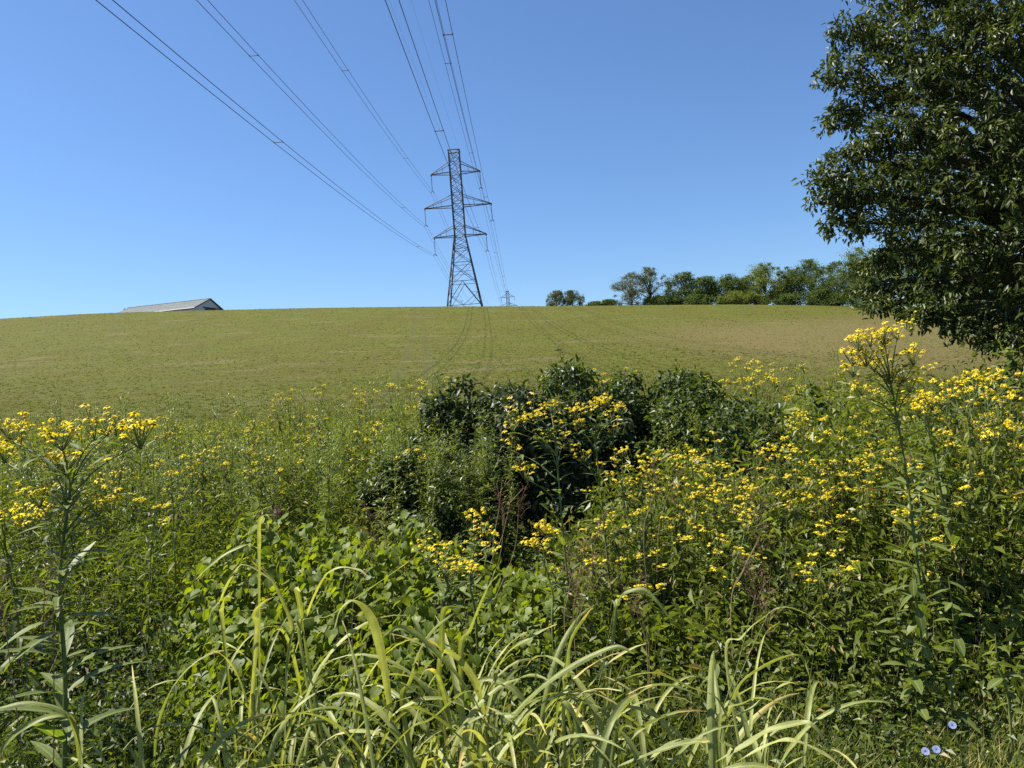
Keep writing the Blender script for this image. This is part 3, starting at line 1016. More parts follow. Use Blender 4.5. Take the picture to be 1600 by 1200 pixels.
# ---------------------------------------------------------------- shrubs
def shrub(px, top, w_px, d, mat, label, seed, nleaf, lsz=(.05, .085), depth=.8, base_py=None, name='shrub', squash=.75):
    r = np.random.default_rng(seed)
    P = at(px, top, d)
    z0 = gz(P[0], d)
    H = P[2] - z0
    W = w_px / F * d / 2
    root = empty(name, (P[0], d, z0), label, 'shrub')
    K = 34
    bd = sph(r.uniform(0, 6.28, K), np.arcsin(r.uniform(-.1, 1, K)))
    amp = r.uniform(-.25, .22, K)

    def rad(dd):
        c = dd @ bd.T
        return 1 + (amp[None] * np.exp((c - 1) * 16)).sum(1)
    c0 = np.array([0, 0, H * .40])
    sc = np.array([W * 1.06, W * depth, H * .64])
    NL = 70
    ld = sph(r.uniform(0, 6.28, NL), np.arcsin(r.uniform(-.45, 1, NL)))
    lc = c0 + ld * (r.uniform(.0, 1, NL) ** .45 * .86 * rad(ld))[:, None] * sc
    lr = r.uniform(.12, .24, NL) * (W * H * .6) ** .5
    lw = lr ** 2 / (lr ** 2).sum()
    which = r.choice(NL, nleaf, p=lw)
    dd = sph(r.uniform(0, 6.28, nleaf), np.arcsin(r.uniform(-.6, 1, nleaf)))
    p = lc[which] + dd * (lr[which] * r.uniform(.15, 1, nleaf) ** .4)[:, None] * (1.15, 1.0, .8)
    p += r.normal(0, .02, (nleaf, 3))
    p[:, 2] = np.abs(p[:, 2])
    st = MB()
    for i in range(26):
        e = c0 + bd[i] * sc * min(1.05, rad(bd[i:i + 1])[0]) * .74
        st.tube(bez([(r.normal(0, .12), r.normal(0, .1), -.05), (e[0] * .4, e[1] * .4, e[2] * .6), e], 4), .014, .004, 4)
    st.build('stems', G['bark'], root)['kind'] = 'stuff'
    o = unit(dd * .5 + r.normal(0, .6, (nleaf, 3)) - (0, 0, .35))
    up = unit(dd * .6 + r.normal(0, .4, (nleaf, 3)) + (0, 0, .8))
    lump = .40 + r.normal(0, .13, NL)[which]
    m = MB()
    m.inst(leaf4(.52, .18, .07), p, frames(o, up), r.uniform(*lsz, nleaf), np.clip(lump + r.normal(0, .2, nleaf), 0, 1))
    m.build('foliage', mat, root)['kind'] = 'stuff'
    # a few shoots that break the outline
    sh = MB()
    for i in range(46):
        k = r.integers(0, NL)
        e = lc[k] + np.array([0, 0, lr[k] * .7])
        tip = e + np.array([r.normal(0, .10), r.normal(0, .08), r.uniform(.08, .24) * H / 1.6])
        path = bez([e, (e + tip) / 2 + r.normal(0, .02, 3), tip], 4)
        sh.tube(path, .004, .002, 3, 1)
        for j in range(1, len(path)):
            q = sph(np.array([r.uniform(0, 6.28)]), np.array([r.uniform(-.2, .7)]))
            sh.inst(leaf4(.5, .18, .07), path[j][None], frames(q), r.uniform(*lsz, 1), None, 0)
    sh.build('shoots', [mat, G['stem']], root)['kind'] = 'stuff'
    return root


shrub(760, 574, 250, 7.4, G['bram'], 'dark purplish-green shrub with glossy leaves left of the green shrub', 21, 15000)
shrub(955, 548, 330, 8.3, G['bush'], 'largest dark green shrub in the middle against the field', 22, 21000)
shrub(1085, 582, 270, 7.6, G['bush'], 'lower green shrub on the right flank of the large shrub', 23, 12000, (.05, .08))
shrub(865, 580, 230, 7.2, G['bram'], 'dark shrub between the purplish shrub and the tall yellow flowers', 24, 12000)
shrub(625, 705, 150, 6.3, G['under'], 'grey-green small-leaved bush left of the dark hollow', 25, 9000, (.035, .06))
shrub(700, 760, 160, 5.7, G['under'], 'low dark bush in front of the hollow beside the vine', 26, 6000, (.035, .06))
shrub(1180, 640, 170, 6.2, G['bush'], 'low round-topped green bush among the yellow flowers', 27, 7000, (.045, .07))
shrub(1570, 580, 230, 6.9, G['bush'], 'leafy green bush below the drooping boughs at the right edge', 28, 10000, (.06, .10))
shrub(1470, 608, 150, 7.4, G['bush'], 'green bush behind the tallest yellow flowered plant', 29, 6000, (.05, .08))


# ---------------------------------------------------------------- yellow flowers
def head_template(n=8, droop=.45, rad=1.0, twist=0.):
    v, f, u = [], [], []
    for i in range(n):
        a = i * 2 * math.pi / n + twist + .25 * math.sin(i * 5.1)
        L_ = rad * (.8 + .3 * math.sin(i * 2.7 + 1) ** 2)
        ca, sa = math.cos(a), math.sin(a)
        dr_ = droop * (.6 + .6 * math.sin(i * 3.3) ** 2)
        k = len(v)
        for (r_, w_, z_) in ((.2, .06, 0), (.62, .2, -.12 * dr_ * 3), (1, .07, -dr_)):
            v += [(ca * r_ * L_ - sa * w_, sa * r_ * L_ + ca * w_, z_), (ca * r_ * L_ + sa * w_, sa * r_ * L_ - ca * w_, z_)]
        f += [(k + 1, k + 3, k + 2, k), (k + 3, k + 5, k + 4, k + 2)]
    return T(v, f)


dv_ = []
df_ = []
for i in range(7):
    a = i * 2 * math.pi / 7
    dv_ += [(.34 * math.cos(a), .34 * math.sin(a), -.06), (.26 * math.cos(a), .26 * math.sin(a), .2)]
dv_.append((0, 0, .32))
for i in range(7):
    j = (i + 1) % 7
    df_ += [(2 * i, 2 * j, 2 * j + 1, 2 * i + 1), (2 * i + 1, 2 * j + 1, 14)]
DISC = T(dv_, df_)
HEADS = [head_template(8, .45), head_template(7, .8, 1.0, .4), head_template(9, .3, .95, .8)]
BUD = T([(0, 0, -.3), (.28, 0, 0), (0, .28, 0), (-.28, 0, 0), (0, -.28, 0), (0, 0, .35)], [(0, 2, 1), (0, 3, 2), (0, 4, 3), (0, 1, 4), (1, 2, 5), (2, 3, 5), (3, 4, 5), (4, 1, 5)])


def add_heads(m, pts, r, size, ip, idc, ist):
    """Flower heads (and a few faded ones) at pts, material slots petal, disc, stem."""
    for p in pts:
        up = unit(np.array([r.normal(-.12, .3), r.normal(0, .3), 1.0]))
        M = frames(np.cross(up, (0, 1, .2))[None], up[None])
        sz = size * r.uniform(.75, 1.15)
        k = r.random()
        if k < .72:
            m.inst(HEADS[r.integers(0, 3)], p[None], M, [sz], [r.random()], ip)
            m.inst(DISC, p[None], M, [sz], [.5], idc)
        elif k < .9:
            m.inst(DISC, p[None], M, [sz * 1.1], [.5], idc)
        else:
            m.inst(BUD, p[None], M, [sz * .8], [r.random()], ist)


def cluster_mesh(seed, n=10, w=.07, size=.0185):
    r = np.random.default_rng(seed)
    m = MB()
    q = r.uniform(0, 1, n) ** .5 * w
    a = np.arange(n) * 2.4 + r.uniform(0, 1)
    pts = np.stack([np.cos(a) * q, np.sin(a) * q, .02 * r.normal(0, 1, n) - q * q * 3.2], -1)
    for p in pts:
        m.tube(bez([(0, 0, -.09), p * .5 + (0, 0, -.045), p - (0, 0, .004)], 2), .0015, .0012, 3, 2)
    add_heads(m, pts, r, size, 0, 1, 2)
    return m.mesh('flower_cluster', [G['petal'], G['disc'], G['stem']])


CL = [cluster_mesh(50 + i, n_) for i, n_ in enumerate((12, 17, 22, 15, 9))]
WL = [leaf(6, .21, dr_, .12, lambda s: (math.sin(math.pi * min(1, s * .88 + .07)) ** 1.1), .006) for dr_ in (.1, .28, .5)]


def leafmesh(t, mat, name='leaf'):
    m = MB()
    m.inst(t, np.zeros((1, 3)), np.eye(3)[None], [1.0], [.5])
    return m.mesh(name, mat, True)


WLM = [leafmesh(t, G['wing']) for t in WL]


def hero_wingstem(stems, targets, d, label, seed, nl=26, Lm=.17, scale=1.0, low=.3):
    """stems: list of (base px, base py, top px, top py); targets: flower clusters (px, py[, distance offset])."""
    r = np.random.default_rng(seed)
    b = at((stems[0][0]), stems[0][1], d)
    org = np.array([b[0], d, gz(b[0], d)])
    root = empty('yellow_wildflower', org, label, 'wildflower', 'tall yellow wildflowers standing out')
    paths = []
    for (bx, by, tx, ty) in stems:
        p0, p1 = at(bx, by, d), at(tx, ty, d + r.normal(0, .05))
        foot = p0 + (p0 - p1) * ((p0[2] - gz(p0[0], d)) / max(p1[2] - p0[2], .2)) * .9
        foot[1] = d
        foot[2] = gz(foot[0], d) - .02
        path = bez([foot, p0 + r.normal(0, .012, 3), (p0 + p1) / 2 + r.normal(0, .02, 3), p1], 8) - org
        m = MB()
        m.tube(path, .0085 * scale, .0045 * scale, 6)
        m.build('stem', G['stem'], root, True)
        paths.append(path)
        # leaves up the stem
        for i in range(nl):
            q = low + (1 - low) * (i + r.random() * .6) / nl
            p = path[int(q * (len(path) - 1))]
            az = i * 2.4 + r.normal(0, .35)
            L_ = Lm * scale * (1.15 - .62 * max(0, (q - low) / (1 - low))) * r.uniform(.75, 1.15)
            dd = sph(np.array([az]), np.array([r.uniform(.15, .75)]))
            link('leaf', WLM[r.integers(0, 3)], root, mat4(frames(dd)[0], p, L_))
    br = MB()
    sl = MB()
    for tg in targets:
        e = at(tg[0], tg[1], d + (tg[2] if len(tg) > 2 else r.normal(0, .09))) - org
        path = min(paths, key=lambda p: np.linalg.norm(p[-1] - e))
        dz = path[-1][2] - e[2]
        below = .16 + .25 * np.linalg.norm((e - path[-1])[:2])
        zt = min(path[-1][2], e[2] - below)
        s0 = path[np.argmin(np.abs(path[:, 2] - zt))]
        pth = bez([s0, s0 + (e - s0) * (.45, .45, .42), e - (0, 0, .07)], 5)
        br.tube(pth, .0036 * scale, .0020 * scale, 4)
        for j in range(2, len(pth) - 1, 2):
            dd = sph(np.array([r.uniform(0, 6.28)]), np.array([r.uniform(0, .6)]))
            sl.inst(WL[1], pth[j][None], frames(dd), [.085 * scale * r.uniform(.6, 1.4)])
        k = link('flower_cluster', CL[r.integers(0, len(CL))], root)
        s_ = r.uniform(.6, 1.0) * scale
        k.matrix_basis = mat4(np.array(Matrix.Rotation(r.uniform(0, 6.28), 3, 'Z')), e, s_)
    br.build('branches', G['stem'], root)['kind'] = 'stuff'
    o = sl.build('branch_leaves', G['wing'], root)
    o['kind'] = 'stuff'
    return root


hero_wingstem([(104, 1080, 110, 760)], [(165, 645), (145, 650), (180, 650), (216, 658), (84, 660), (95, 668), (14, 655), (30, 662), (100, 706), (85, 712), (180, 735), (150, 770), (170, 775), (60, 758), (45, 793), (5, 690)], 2.5,
              'tall yellow flowered plant with long leaves nearest at the left edge', 61, 48, .21, 1.0, .22)
hero_wingstem([(905, 1010, 868, 690)], [(805, 632), (832, 626), (860, 628), (800, 655), (840, 645), (868, 655), (797, 684, .1), (850, 672), (820, 728), (818, 600 + 50), (880, 672)], 4.2,
              'left of the twin tall yellow flowered plants in front of the dark shrubs', 62, 34, .19, 1.0, .22)
hero_wingstem([(950, 1000, 930, 690)], [(900, 636), (918, 630), (932, 626), (945, 620), (968, 632), (955, 640), (905, 655), (890, 690), (910, 705), (962, 660), (925, 760)], 4.3,
              'right of the twin tall yellow flowered plants in front of the dark shrubs', 63, 34, .19, 1.0, .22)
hero_wingstem([(1430, 870, 1392, 600)], [(1358, 520), (1340, 523), (1380, 512), (1400, 506), (1420, 500), (1425, 545), (1352, 545), (1332, 563), (1365, 560), (1383, 548), (1410, 570), (1345, 598), (1360, 605), (1420, 590), (1388, 580), (1376, 530), (1330, 545)], 3.7,
              'tallest yellow flowered plant rising above the others on the right', 64, 46, .20, 1.0, .2)
hero_wingstem([(1480, 800, 1445, 640)], [(1440, 610), (1420, 620), (1455, 615), (1470, 620), (1435, 630)], 3.9,
              'yellow flowered plant leaning beside the tallest one on its right', 65, 36, .19, 1.0, .2)
hero_wingstem([(745, 960, 742, 860)], [(738, 798), (752, 818), (765, 828), (735, 840), (760, 845)], 3.6,
              'short yellow flowered stalk above the back edge of the vine', 66, 14, .12, .9, .4)
hero_wingstem([(690, 960, 690, 890)], [(660, 845), (690, 848), (700, 866), (682, 865), (715, 872), (735, 885), (705, 885)], 3.3,
              'low yellow flowered plant growing through the right side of the vine', 67, 14, .12, .9, .4)
hero_wingstem([(860, 980, 850, 880)], [(848, 818), (860, 828), (838, 842), (850, 850), (868, 885), (925, 873)], 3.7,
              'low yellow flowered plant just right of the vine', 68, 16, .12, .9, .4)
hero_wingstem([(1150, 960, 1165, 840)], [(1162, 790), (1170, 800), (1160, 808)], 3.8,
              'yellow flowered plant standing alone low in front of the right bank', 69, 18, .13, .9, .3)


def wing_proto(seed, H=1.5, heads=26, spread=.20, lsize=.12):
    """Mid-distance flowering plant: stem, foliage and flower heads."""
    r = np.random.default_rng(seed)
    lx, ly = r.normal(0, .09, 2)
    path = bez([(0, 0, -.03), (lx * .3, ly * .3, H * .35), (lx * .7, ly * .7, H * .65), (lx, ly, H * .84)], 6)
    s, f, h = MB(), MB(), MB()
    s.tube(path, .0055, .003, 5)
    nl = 40
    q = .18 + .8 * (np.arange(nl) + r.random(nl)) / nl
    P = np.array([path[int(k * (len(path) - 1))] for k in q])
    az = np.arange(nl) * 2.4
    f.inst(leaf(3, .22, .35, .1, None, .01), P, frames(sph(az, r.uniform(-1.1, .6, nl))), 1.15 * lsize * (1.15 - .6 * q) * r.uniform(.7, 1.2, nl), np.clip(r.normal(.45, .2, nl), 0, .95))
    nb = max(3, heads // 7)
    for i in range(nb):
        a = i * 2.4 + r.normal(0, .3)
        q0 = r.uniform(.62, .98)
        s0 = path[int(q0 * (len(path) - 1))]
        rr_ = spread * r.uniform(.25, 1)
        e = np.array([lx + math.cos(a) * rr_, ly + math.sin(a) * rr_, H * r.uniform(.80, 1.0)])
        e[2] -= rr_ * .35
        pth = bez([s0, s0 + (e - s0) * (.5, .5, .4), e - (0, 0, .05)], 3)
        s.tube(pth, .0028, .0016, 3)
        n_ = max(2, heads // nb)
        pts = e + r.normal(0, .024, (n_, 3)) * (1, 1, .45)
        for p in pts:
            s.tube([e - (0, 0, .06), p - (0, 0, .003)], .0012, .001, 3)
        add_heads(h, pts, r, .0175, 0, 1, 2)
        f.inst(leaf(3, .22, .3, .1), pth[1:-1], frames(sph(r.uniform(0, 6.28, len(pth) - 2), r.uniform(0, .6, len(pth) - 2))), np.full(len(pth) - 2, .055))
    return (s.mesh('stem', G['stem']), f.mesh('foliage', G['weed']), h.mesh('flower_heads', [G['petal'], G['disc'], G['stem']]), H)


WP = [wing_proto(80 + i, 1.5, hd, sp) for i, (hd, sp) in enumerate(((30, .17), (40, .20), (22, .12), (46, .22), (14, .10), (26, .16)))]


def put_wing(px, py, d, label, group, k=None):
    P = at(px, py, d)
    z0 = gz(P[0], d)
    sm, fm, hm, H = WP[rng.integers(0, len(WP)) if k is None else k]
    sc = max(.35, (P[2] - z0) / H)
    root = link('yellow_wildflower', sm)
    root.location = (P[0], d, z0)
    hx = min(1.2, max(.75, sc))
    root.rotation_euler = (rng.normal(0, .05), rng.normal(0, .05), rng.uniform(0, 6.28))
    root.scale = (hx, hx, sc)
    link('foliage', fm, root)['kind'] = 'stuff'
    link('flower_heads', hm, root)['kind'] = 'stuff'
    return tag(root, label, 'wildflower', group)


# the yellow drift on the right bank: denser towards the top right
cnt = 0
for i in range(900):
    px_ = rng.uniform(955, 1640)
    py_ = rng.uniform(590, 880)
    t = (px_ - 955) / 645
    ytop = 690 - 95 * min(1, t * 1.5)
    if py_ < ytop or rng.random() > np.interp(py_, [ytop, ytop + 110, ytop + 200, 900], [.25, .18, .075, .03]):
        continue
    lev = 600 - (px_ - 800) * .0743
    d_ = np.interp(py_ - lev, [20, 60, 120, 200, 300], [6.6, 5.8, 4.9, 4.3, 3.8]) + rng.normal(0, .25)
    zx = ['beside the large shrub', 'left of the tallest plant', 'below the tallest plant', 'by the right edge'][0 if px_ < 1120 else 1 if px_ < 1320 else 2 if px_ < 1470 else 3]
    zy = ['back row', 'middle', 'front'][0 if d_ > 5.8 else 1 if d_ > 4.8 else 2]
    put_wing(px_, py_, d_, 'yellow flowered plant of the right bank drift, %s, %s' % (zy, zx), 'yellow wildflowers of the drift, %s, %s' % (zy, zx))
    cnt += 1
print('drift', cnt)
for i in range(60):
    px_ = rng.uniform(-30, 640)
    lev = 600 - (px_ - 800) * .0743
    py_ = lev + rng.uniform(5, 150) * rng.random() ** .5
    d_ = np.interp(py_ - lev, [0, 40, 80, 150], [11, 8, 6.4, 5]) + rng.normal(0, .3)
    za = ['behind the nearest tall plant', 'between the nearest plant and the vine', 'behind the vine mound', 'just left of the dark shrubs'][0 if px_ < 170 else 1 if px_ < 340 else 2 if px_ < 540 else 3]
    put_wing(px_, py_, d_, 'small yellow flowered plant in the left weeds, ' + za, 'yellow wildflowers on the left, ' + za, [2, 4, 5][rng.integers(0, 3)])
for i in range(30):
    px_ = [rng.uniform(440, 700), rng.uniform(700, 1000), rng.uniform(1040, 1260)][i % 3]
    lev = 600 - (px_ - 800) * .0743
    py_ = lev + rng.uniform(-26, 14)
    put_wing(px_, py_, rng.uniform(9.5, 13), 'yellow flowered plant along the far edge of the thicket by the field', 'yellow wildflowers along the field edge')
for i in range(16):
    px_ = rng.uniform(1040, 1290)
    lev = 600 - (px_ - 800) * .0743
    put_wing(px_, lev + rng.uniform(-20, 25), rng.uniform(8.5, 11), 'yellow flowered plant left of the tallest one, against the dry field', 'yellow wildflowers against the dry field')


for px_, py_, d_, lb in [(28, 690, 3.3, 'yellow flowered plant at the left edge just behind the nearest one'), (250, 705, 4.4, 'yellow flowered plant right of the nearest one, before the weeds'), (300, 672, 5.6, 'slim yellow flowered plant further right of the nearest one'), (62, 742, 4.0, 'low yellow flowered plant left of the nearest stem'),
                         (205, 770, 3.9, 'low yellow flowered plant between the nearest stem and the vine'), (400, 690, 5.8, 'yellow flowered plant behind the left half of the vine'), (470, 640, 7.4, 'tall yellow flowered plant behind the middle of the vine'), (585, 655, 6.6, 'yellow flowered plant left of the dark shrubs'), (645, 598, 7.6, 'tall yellow flowered plant touching the left side of the dark shrubs'), (665, 690, 6.0, 'yellow flowered plant in front of the left end of the dark shrubs')]:
    put_wing(px_, py_, d_, lb, 'yellow wildflowers standing singly on the left')


for i in range(16):
    px_ = rng.uniform(1440, 1640)
    put_wing(px_, rng.uniform(555, 650), rng.uniform(4.2, 5.6), 'tall yellow flowered plant at the right edge under the boughs', 'tall yellow wildflowers under the boughs', [1, 2, 4, 5][i % 4])


# ---------------------------------------------------------------- upright green stems on the left
def upright_proto(seed, H=1.35):
    r = np.random.default_rng(seed)
    s, f = MB(), MB()
    lx, ly = r.normal(0, .07, 2)
    path = bez([(0, 0, -.03), (lx * .4, ly * .4, H * .5), (lx, ly, H)], 8)
    s.tube(path, .004, .0015, 4)
    nl = 120
    q = .12 + .88 * (np.arange(nl) + r.random(nl)) / nl
    P = np.array([path[int(k * (len(path) - 1))] for k in q])
    f.inst(leaf(2, .17, .35, .05), P, frames(sph(np.arange(nl) * 2.4, r.uniform(.0, .9, nl))), .105 * (1.1 - .7 * q) * r.uniform(.7, 1.2, nl), np.clip(r.normal(.5, .2, nl), 0, .95))
    for i in range(14):
        p = path[int(r.uniform(.45, .95) * (len(path) - 1))]
        a = r.uniform(0, 6.28)
        e = p + np.array([math.cos(a) * .09, math.sin(a) * .09, .16])
        pth = bez([p, (p + e) / 2 + (0, 0, -.02), e], 3)
        s.tube(pth, .002, .001, 3)
        k = 12
        f.inst(leaf(2, .16, .3, .05), p + (e - p) * r.random((k, 1)), frames(sph(r.uniform(0, 6.28, k), r.uniform(.1, .9, k))), r.uniform(.03, .065, k), np.clip(r.normal(.6, .15, k), 0, .95))
    return s.mesh('stem', G['stem']), f.mesh('foliage', G['tallw']), H


UP = [upright_proto(120 + i) for i in range(4)]
for i in range(290):
    px_ = rng.uniform(-20, 690) if i < 245 else rng.uniform(1030, 1320) if i < 268 else rng.uniform(640, 800)
    lev = 600 - (px_ - 800) * .0743
    py_ = lev + rng.uniform(-34, 70)
    d_ = np.interp(py_ - lev, [-14, 10, 40, 90], [11, 9.5, 7, 5.2]) + rng.normal(0, .5)
    if i >= 268:
        py_, d_ = rng.uniform(630, 740), rng.uniform(5.6, 6.6)
    P = at(px_, py_, d_)
    z0 = gz(P[0], d_)
    sm, fm, H = UP[rng.integers(0, 4)]
    root = link('tall_weed', sm)
    root.location = (P[0], d_, z0)
    root.rotation_euler = (rng.normal(0, .06), rng.normal(0, .06), rng.uniform(0, 6.28))
    root.scale = (1, 1, max(.5, (P[2] - z0) / H))
    link('foliage', fm, root)['kind'] = 'stuff'
    if i < 245:
        za = ['behind the nearest tall plant', 'between the nearest plant and the vine', 'behind the vine mound', 'just left of the dark shrubs'][0 if px_ < 170 else 1 if px_ < 340 else 2 if px_ < 540 else 3]
        zb = 'along the field edge' if d_ > 9.4 else 'midway to the field' if d_ > 7.2 else 'close to the road'
        tag(root, 'slender green weed without flowers, %s, %s' % (zb, za), 'weed', 'upright green weeds, %s, %s' % (zb, za))
    elif i >= 268:
        tag(root, 'slender green weed without flowers standing before the dark shrubs', 'weed', 'upright green weeds before the dark shrubs')
    else:
        tag(root, 'slender upright green weed without flowers right of the large shrub', 'weed', 'upright green weeds right of the shrub')


# ---------------------------------------------------------------- heart-leaved vine
def vine():
    r = np.random.default_rng(33)
    c = at(440, 1000, 4.0)
    org = np.array([c[0], 4.0, gz(c[0], 4.0)])
    root = empty('vine_mound', org, 'bright mound of heart-shaped vine leaves behind the tall grass', 'vine')
    n = 5600
    px = r.uniform(215, 860, n)
    d = r.uniform(3.05, 4.75, n)
    t = (d - 3.05) / 1.7
    edge = np.clip((px - 215) / 90, 0, 1) * (1 - .62 * np.clip((px - 610) / 110, 0, 1))
    h = (.28 + .50 * t ** .9) * (.42 + .58 * edge)
    x = (px - 800) / F * d
    h *= 1 + .14 * np.sin(x * 6 + 1) * np.sin(d * 5) + .08 * np.sin(x * 13 + d * 9)
    P = np.stack([x, d, ground(x, d) + h * r.uniform(.62, 1.1, n)], -1)
    # leaves hang tip down, tilted to the light
    az = r.normal(-math.pi / 2 - .2, 1.4, n)
    D_ = sph(az, r.uniform(-1.25, -.15, n))
    up = unit(np.stack([r.normal(-.45, .4, n), r.normal(.0, .5, n), np.full(n, .9)], -1))
    M = frames(D_, up)
    sz = r.uniform(.032, .064, n)
    top = P[:, 2] - ground(x, d) - h * .95
    order = np.argsort(-(sz * F / d + 60 * top))
    big, rest = order[:300], order[300:]
    HM = leafmesh(heart(), G['vine'])
    for i in big:
        link('leaf', HM, root, mat4(M[i], P[i] - org, sz[i]))
    m = MB()
    m.inst(heart(), P[rest] - org, M[rest], sz[rest], np.clip(r.normal(.45, .25, len(rest)), 0, 1))
    o = m.build('small_leaves', G['vine'], root, True)
    o['kind'] = 'stuff'
    s = MB()
    for i in range(70):
        a = P[r.integers(0, n)] - org
        b = P[np.argmin(np.linalg.norm(P[:, :2] - (a + org)[:2] - r.normal(0, .3, 2), axis=1))] - org
        s.tube(bez([a - (0, 0, .03), (a + b) / 2 - (0, 0, .1), b - (0, 0, .03)], 3), .003, .002, 4)
        s.tube(bez([(a[0], a[1], gz(a[0] + org[0], a[1] + org[1]) - org[2]), a * (1, 1, .6), a], 3), .004, .002, 4)
    s.build('vine_stems', G['stem'], root)['kind'] = 'stuff'


vine()


# ---------------------------------------------------------------- tall grass in front
def blade_mesh(path, width, seed):
    """Arching grass blade: folded ribbon along a path, tapering to the tip."""
    r = np.random.default_rng(seed)
    n = len(path)
    tan = unit(np.gradient(path, axis=0))
    side0 = unit(np.array([math.cos(seed * 1.7), math.sin(seed * 1.7) * .6, .1]))
    v, f, u = [], [], []
    tw = r.normal(0, .7)
    for i in range(n):
        s = i / (n - 1)
        w = width * .5 * min(1, .22 + s * 2.2) * (1 - s ** 2.6) ** .8 + .0006
        h = np.cross(tan[i], (0, 0, 1.0))
        sd_ = h / np.linalg.norm(h) if np.linalg.norm(h) > .3 else side0
        if i == 0:
            prev = sd_
        sd_ = unit(prev * .75 + sd_ * (.25 if prev @ sd_ > 0 else -.25))
        prev = sd_
        nr = np.cross(sd_, tan[i])
        a = tw * s
        sx = sd_ * math.cos(a) + nr * math.sin(a)
        nx = np.cross(sx, tan[i])
        wv = .0016 * math.sin(s * 23 + seed)
        for q in (-1, -.5, 0, .5, 1):
            v.append(path[i] + sx * w * q + nx * (abs(q) * w * .35 + wv * q))
            u.append(abs(q))
    for i in range(n - 1):
        for k in range(4):
            a = 5 * i + k
            f.append((a, a + 1, a + 6, a + 5))
    m = MB()
    cut = len(f) if r.random() < .45 else int(len(f) * r.uniform(.72, .92)) // 4 * 4
    m.raw(v, f[:cut], 0, r.uniform(0, .88), u)
    if cut < len(f):
        m.raw(v, f[cut:], 0, r.uniform(.9, 1.0), u)      # withered tip
    return m.mesh('blade', G['grass'], True)


class Clump:
    def __init__(s, px, d, label):
        x = (px - 800) / F * d
        s.org = np.array([x, d, gz(x, d)])
        s.d = d
        s.root = empty('tall_grass_clump', s.org, label, 'grass', 'clumps of tall arching grass along the bottom')
        s.k = int(px * 7) % 1000

    def blade_px(s, pts, wpx, d0=None, d1=None, foot=False):
        n = len(pts)
        d0 = d0 or s.d
        d1 = d1 or d0 - .12
        P = [at(a, b, d0 + (d1 - d0) * i / (n - 1)) for i, (a, b) in enumerate(pts)]
        if foot:
            P = [np.array([s.org[0] + rng.normal(0, .05), s.org[1] + rng.normal(0, .05), s.org[2]])] + P
        path = bez(np.array(P), 7) - s.org
        s.k += 1
        link('blade', blade_mesh(path, wpx / F * d0, s.k), s.root)

    def random(s, n, L=(.45, .85), w=(.009, .020), spread=.10, lean=None):
        for i in range(n):
            s.k += 1
            a = rng.uniform(0, 6.28) if lean is None else rng.normal(lean, .8)
            l = rng.uniform(*L)
            el0 = rng.uniform(1.05, 1.5)
            bend = rng.uniform(1.1, 2.7)
            p = np.array([rng.normal(0, spread), rng.normal(0, spread * .7), rng.uniform(.05, .40)])
            path = [p]
            N_ = 14
            for j in range(N_):
                q = j / N_
                el = el0 - bend * q ** 1.7
                p = p + l / N_ * np.array([math.cos(a) * math.cos(el), math.sin(a) * math.cos(el), math.sin(el)])
                p[2] = max(p[2], .03)
                path.append(p)
            link('blade', blade_mesh(np.array(path), rng.uniform(*w), s.k), s.root)

    def culm(s, pts, d, panicle=True):
        P = np.array([at(a, b, d) for a, b in pts])
        foot = np.array([P[0][0], d, gz(P[0][0], d)])
        path = bez(np.vstack([foot, P]), 8) - s.org
        m = MB()
        m.tube(path, .0028, .0012, 5)
        m.build('culm', G['stem'], s.root)
        if panicle:
            link('seed_head', PAN[rng.integers(0, len(PAN))], s.root, Matrix.Translation(Vector(path[-1] - (0, 0, .05))) @ Matrix.Rotation(rng.uniform(0, 6), 4, 'Z'))


def panicle_mesh(seed, L=.24):
    r = np.random.default_rng(seed)
    m = MB()
    ax = bez([(0, 0, -.02), (.01, 0, L * .5), (r.normal(0, .03), .01, L)], 5)
    m.tube(ax, .0013, .0006, 3)
    sp = diamond(.34, 0, .1)
    for i in range(17):
        q = i / 17
        p = ax[int(q * (len(ax) - 1))]
        a = i * 2.4
        l = (.10 - .075 * q) * r.uniform(.7, 1.2)
        e = p + np.array([math.cos(a) * l * .7, math.sin(a) * l * .7, l * .75])
        pth = bez([p, (p + e) / 2 + (0, 0, .008), e - (0, 0, .012)], 3)
        m.tube(pth, .0007, .0005, 3)
        k = 8
        pp = p + (e - p) * r.uniform(.3, 1, (k, 1)) + r.normal(0, .004, (k, 3))
        m.inst(sp, pp, frames(unit(r.normal(0, .5, (k, 3)) + (e - p) / l * 1.2)), r.uniform(.005, .008, k))
    return m.mesh('seed_head', G['seed'])


PAN = [panicle_mesh(200 + i, L_) for i, L_ in enumerate((.2, .26, .17))]

c1 = Clump(60, 2.05, 'tall grass clump at the bottom left corner')
c1.blade_px([(130, 1185), (112, 1120), (60, 1098), (0, 1106), (-30, 1118)], 12)
c1.blade_px([(125, 1195), (112, 1125), (78, 1120), (31, 1141), (0, 1175), (-10, 1200)], 11)
c1.random(24, (.45, .8), (.010, .022), .16)
c2 = Clump(250, 2.35, 'tall grass clump between the left edge and the vine mound')
c2.random(34, (.38, .66), (.009, .019), .24)
c2b = Clump(340, 2.9, 'tall grass clump in front of the left half of the vine mound')
c2b.blade_px([(262, 1010), (290, 925), (341, 874), (384, 852), (403, 857)][::-1][0:1] + [(384, 852), (341, 874), (300, 911)], 7, 2.95)
c2b.blade_px([(330, 1000), (344, 936), (369, 889), (387, 883), (419, 902), (440, 925)], 6, 2.9, foot=True)
c2b.blade_px([(405, 900), (405, 846), (406, 814), (416, 805), (423, 816)], 6, 3.0, foot=True)
c2b.blade_px([(465, 1010), (459, 986), (450, 955), (425, 905), (394, 877)], 10, 2.8, foot=True)
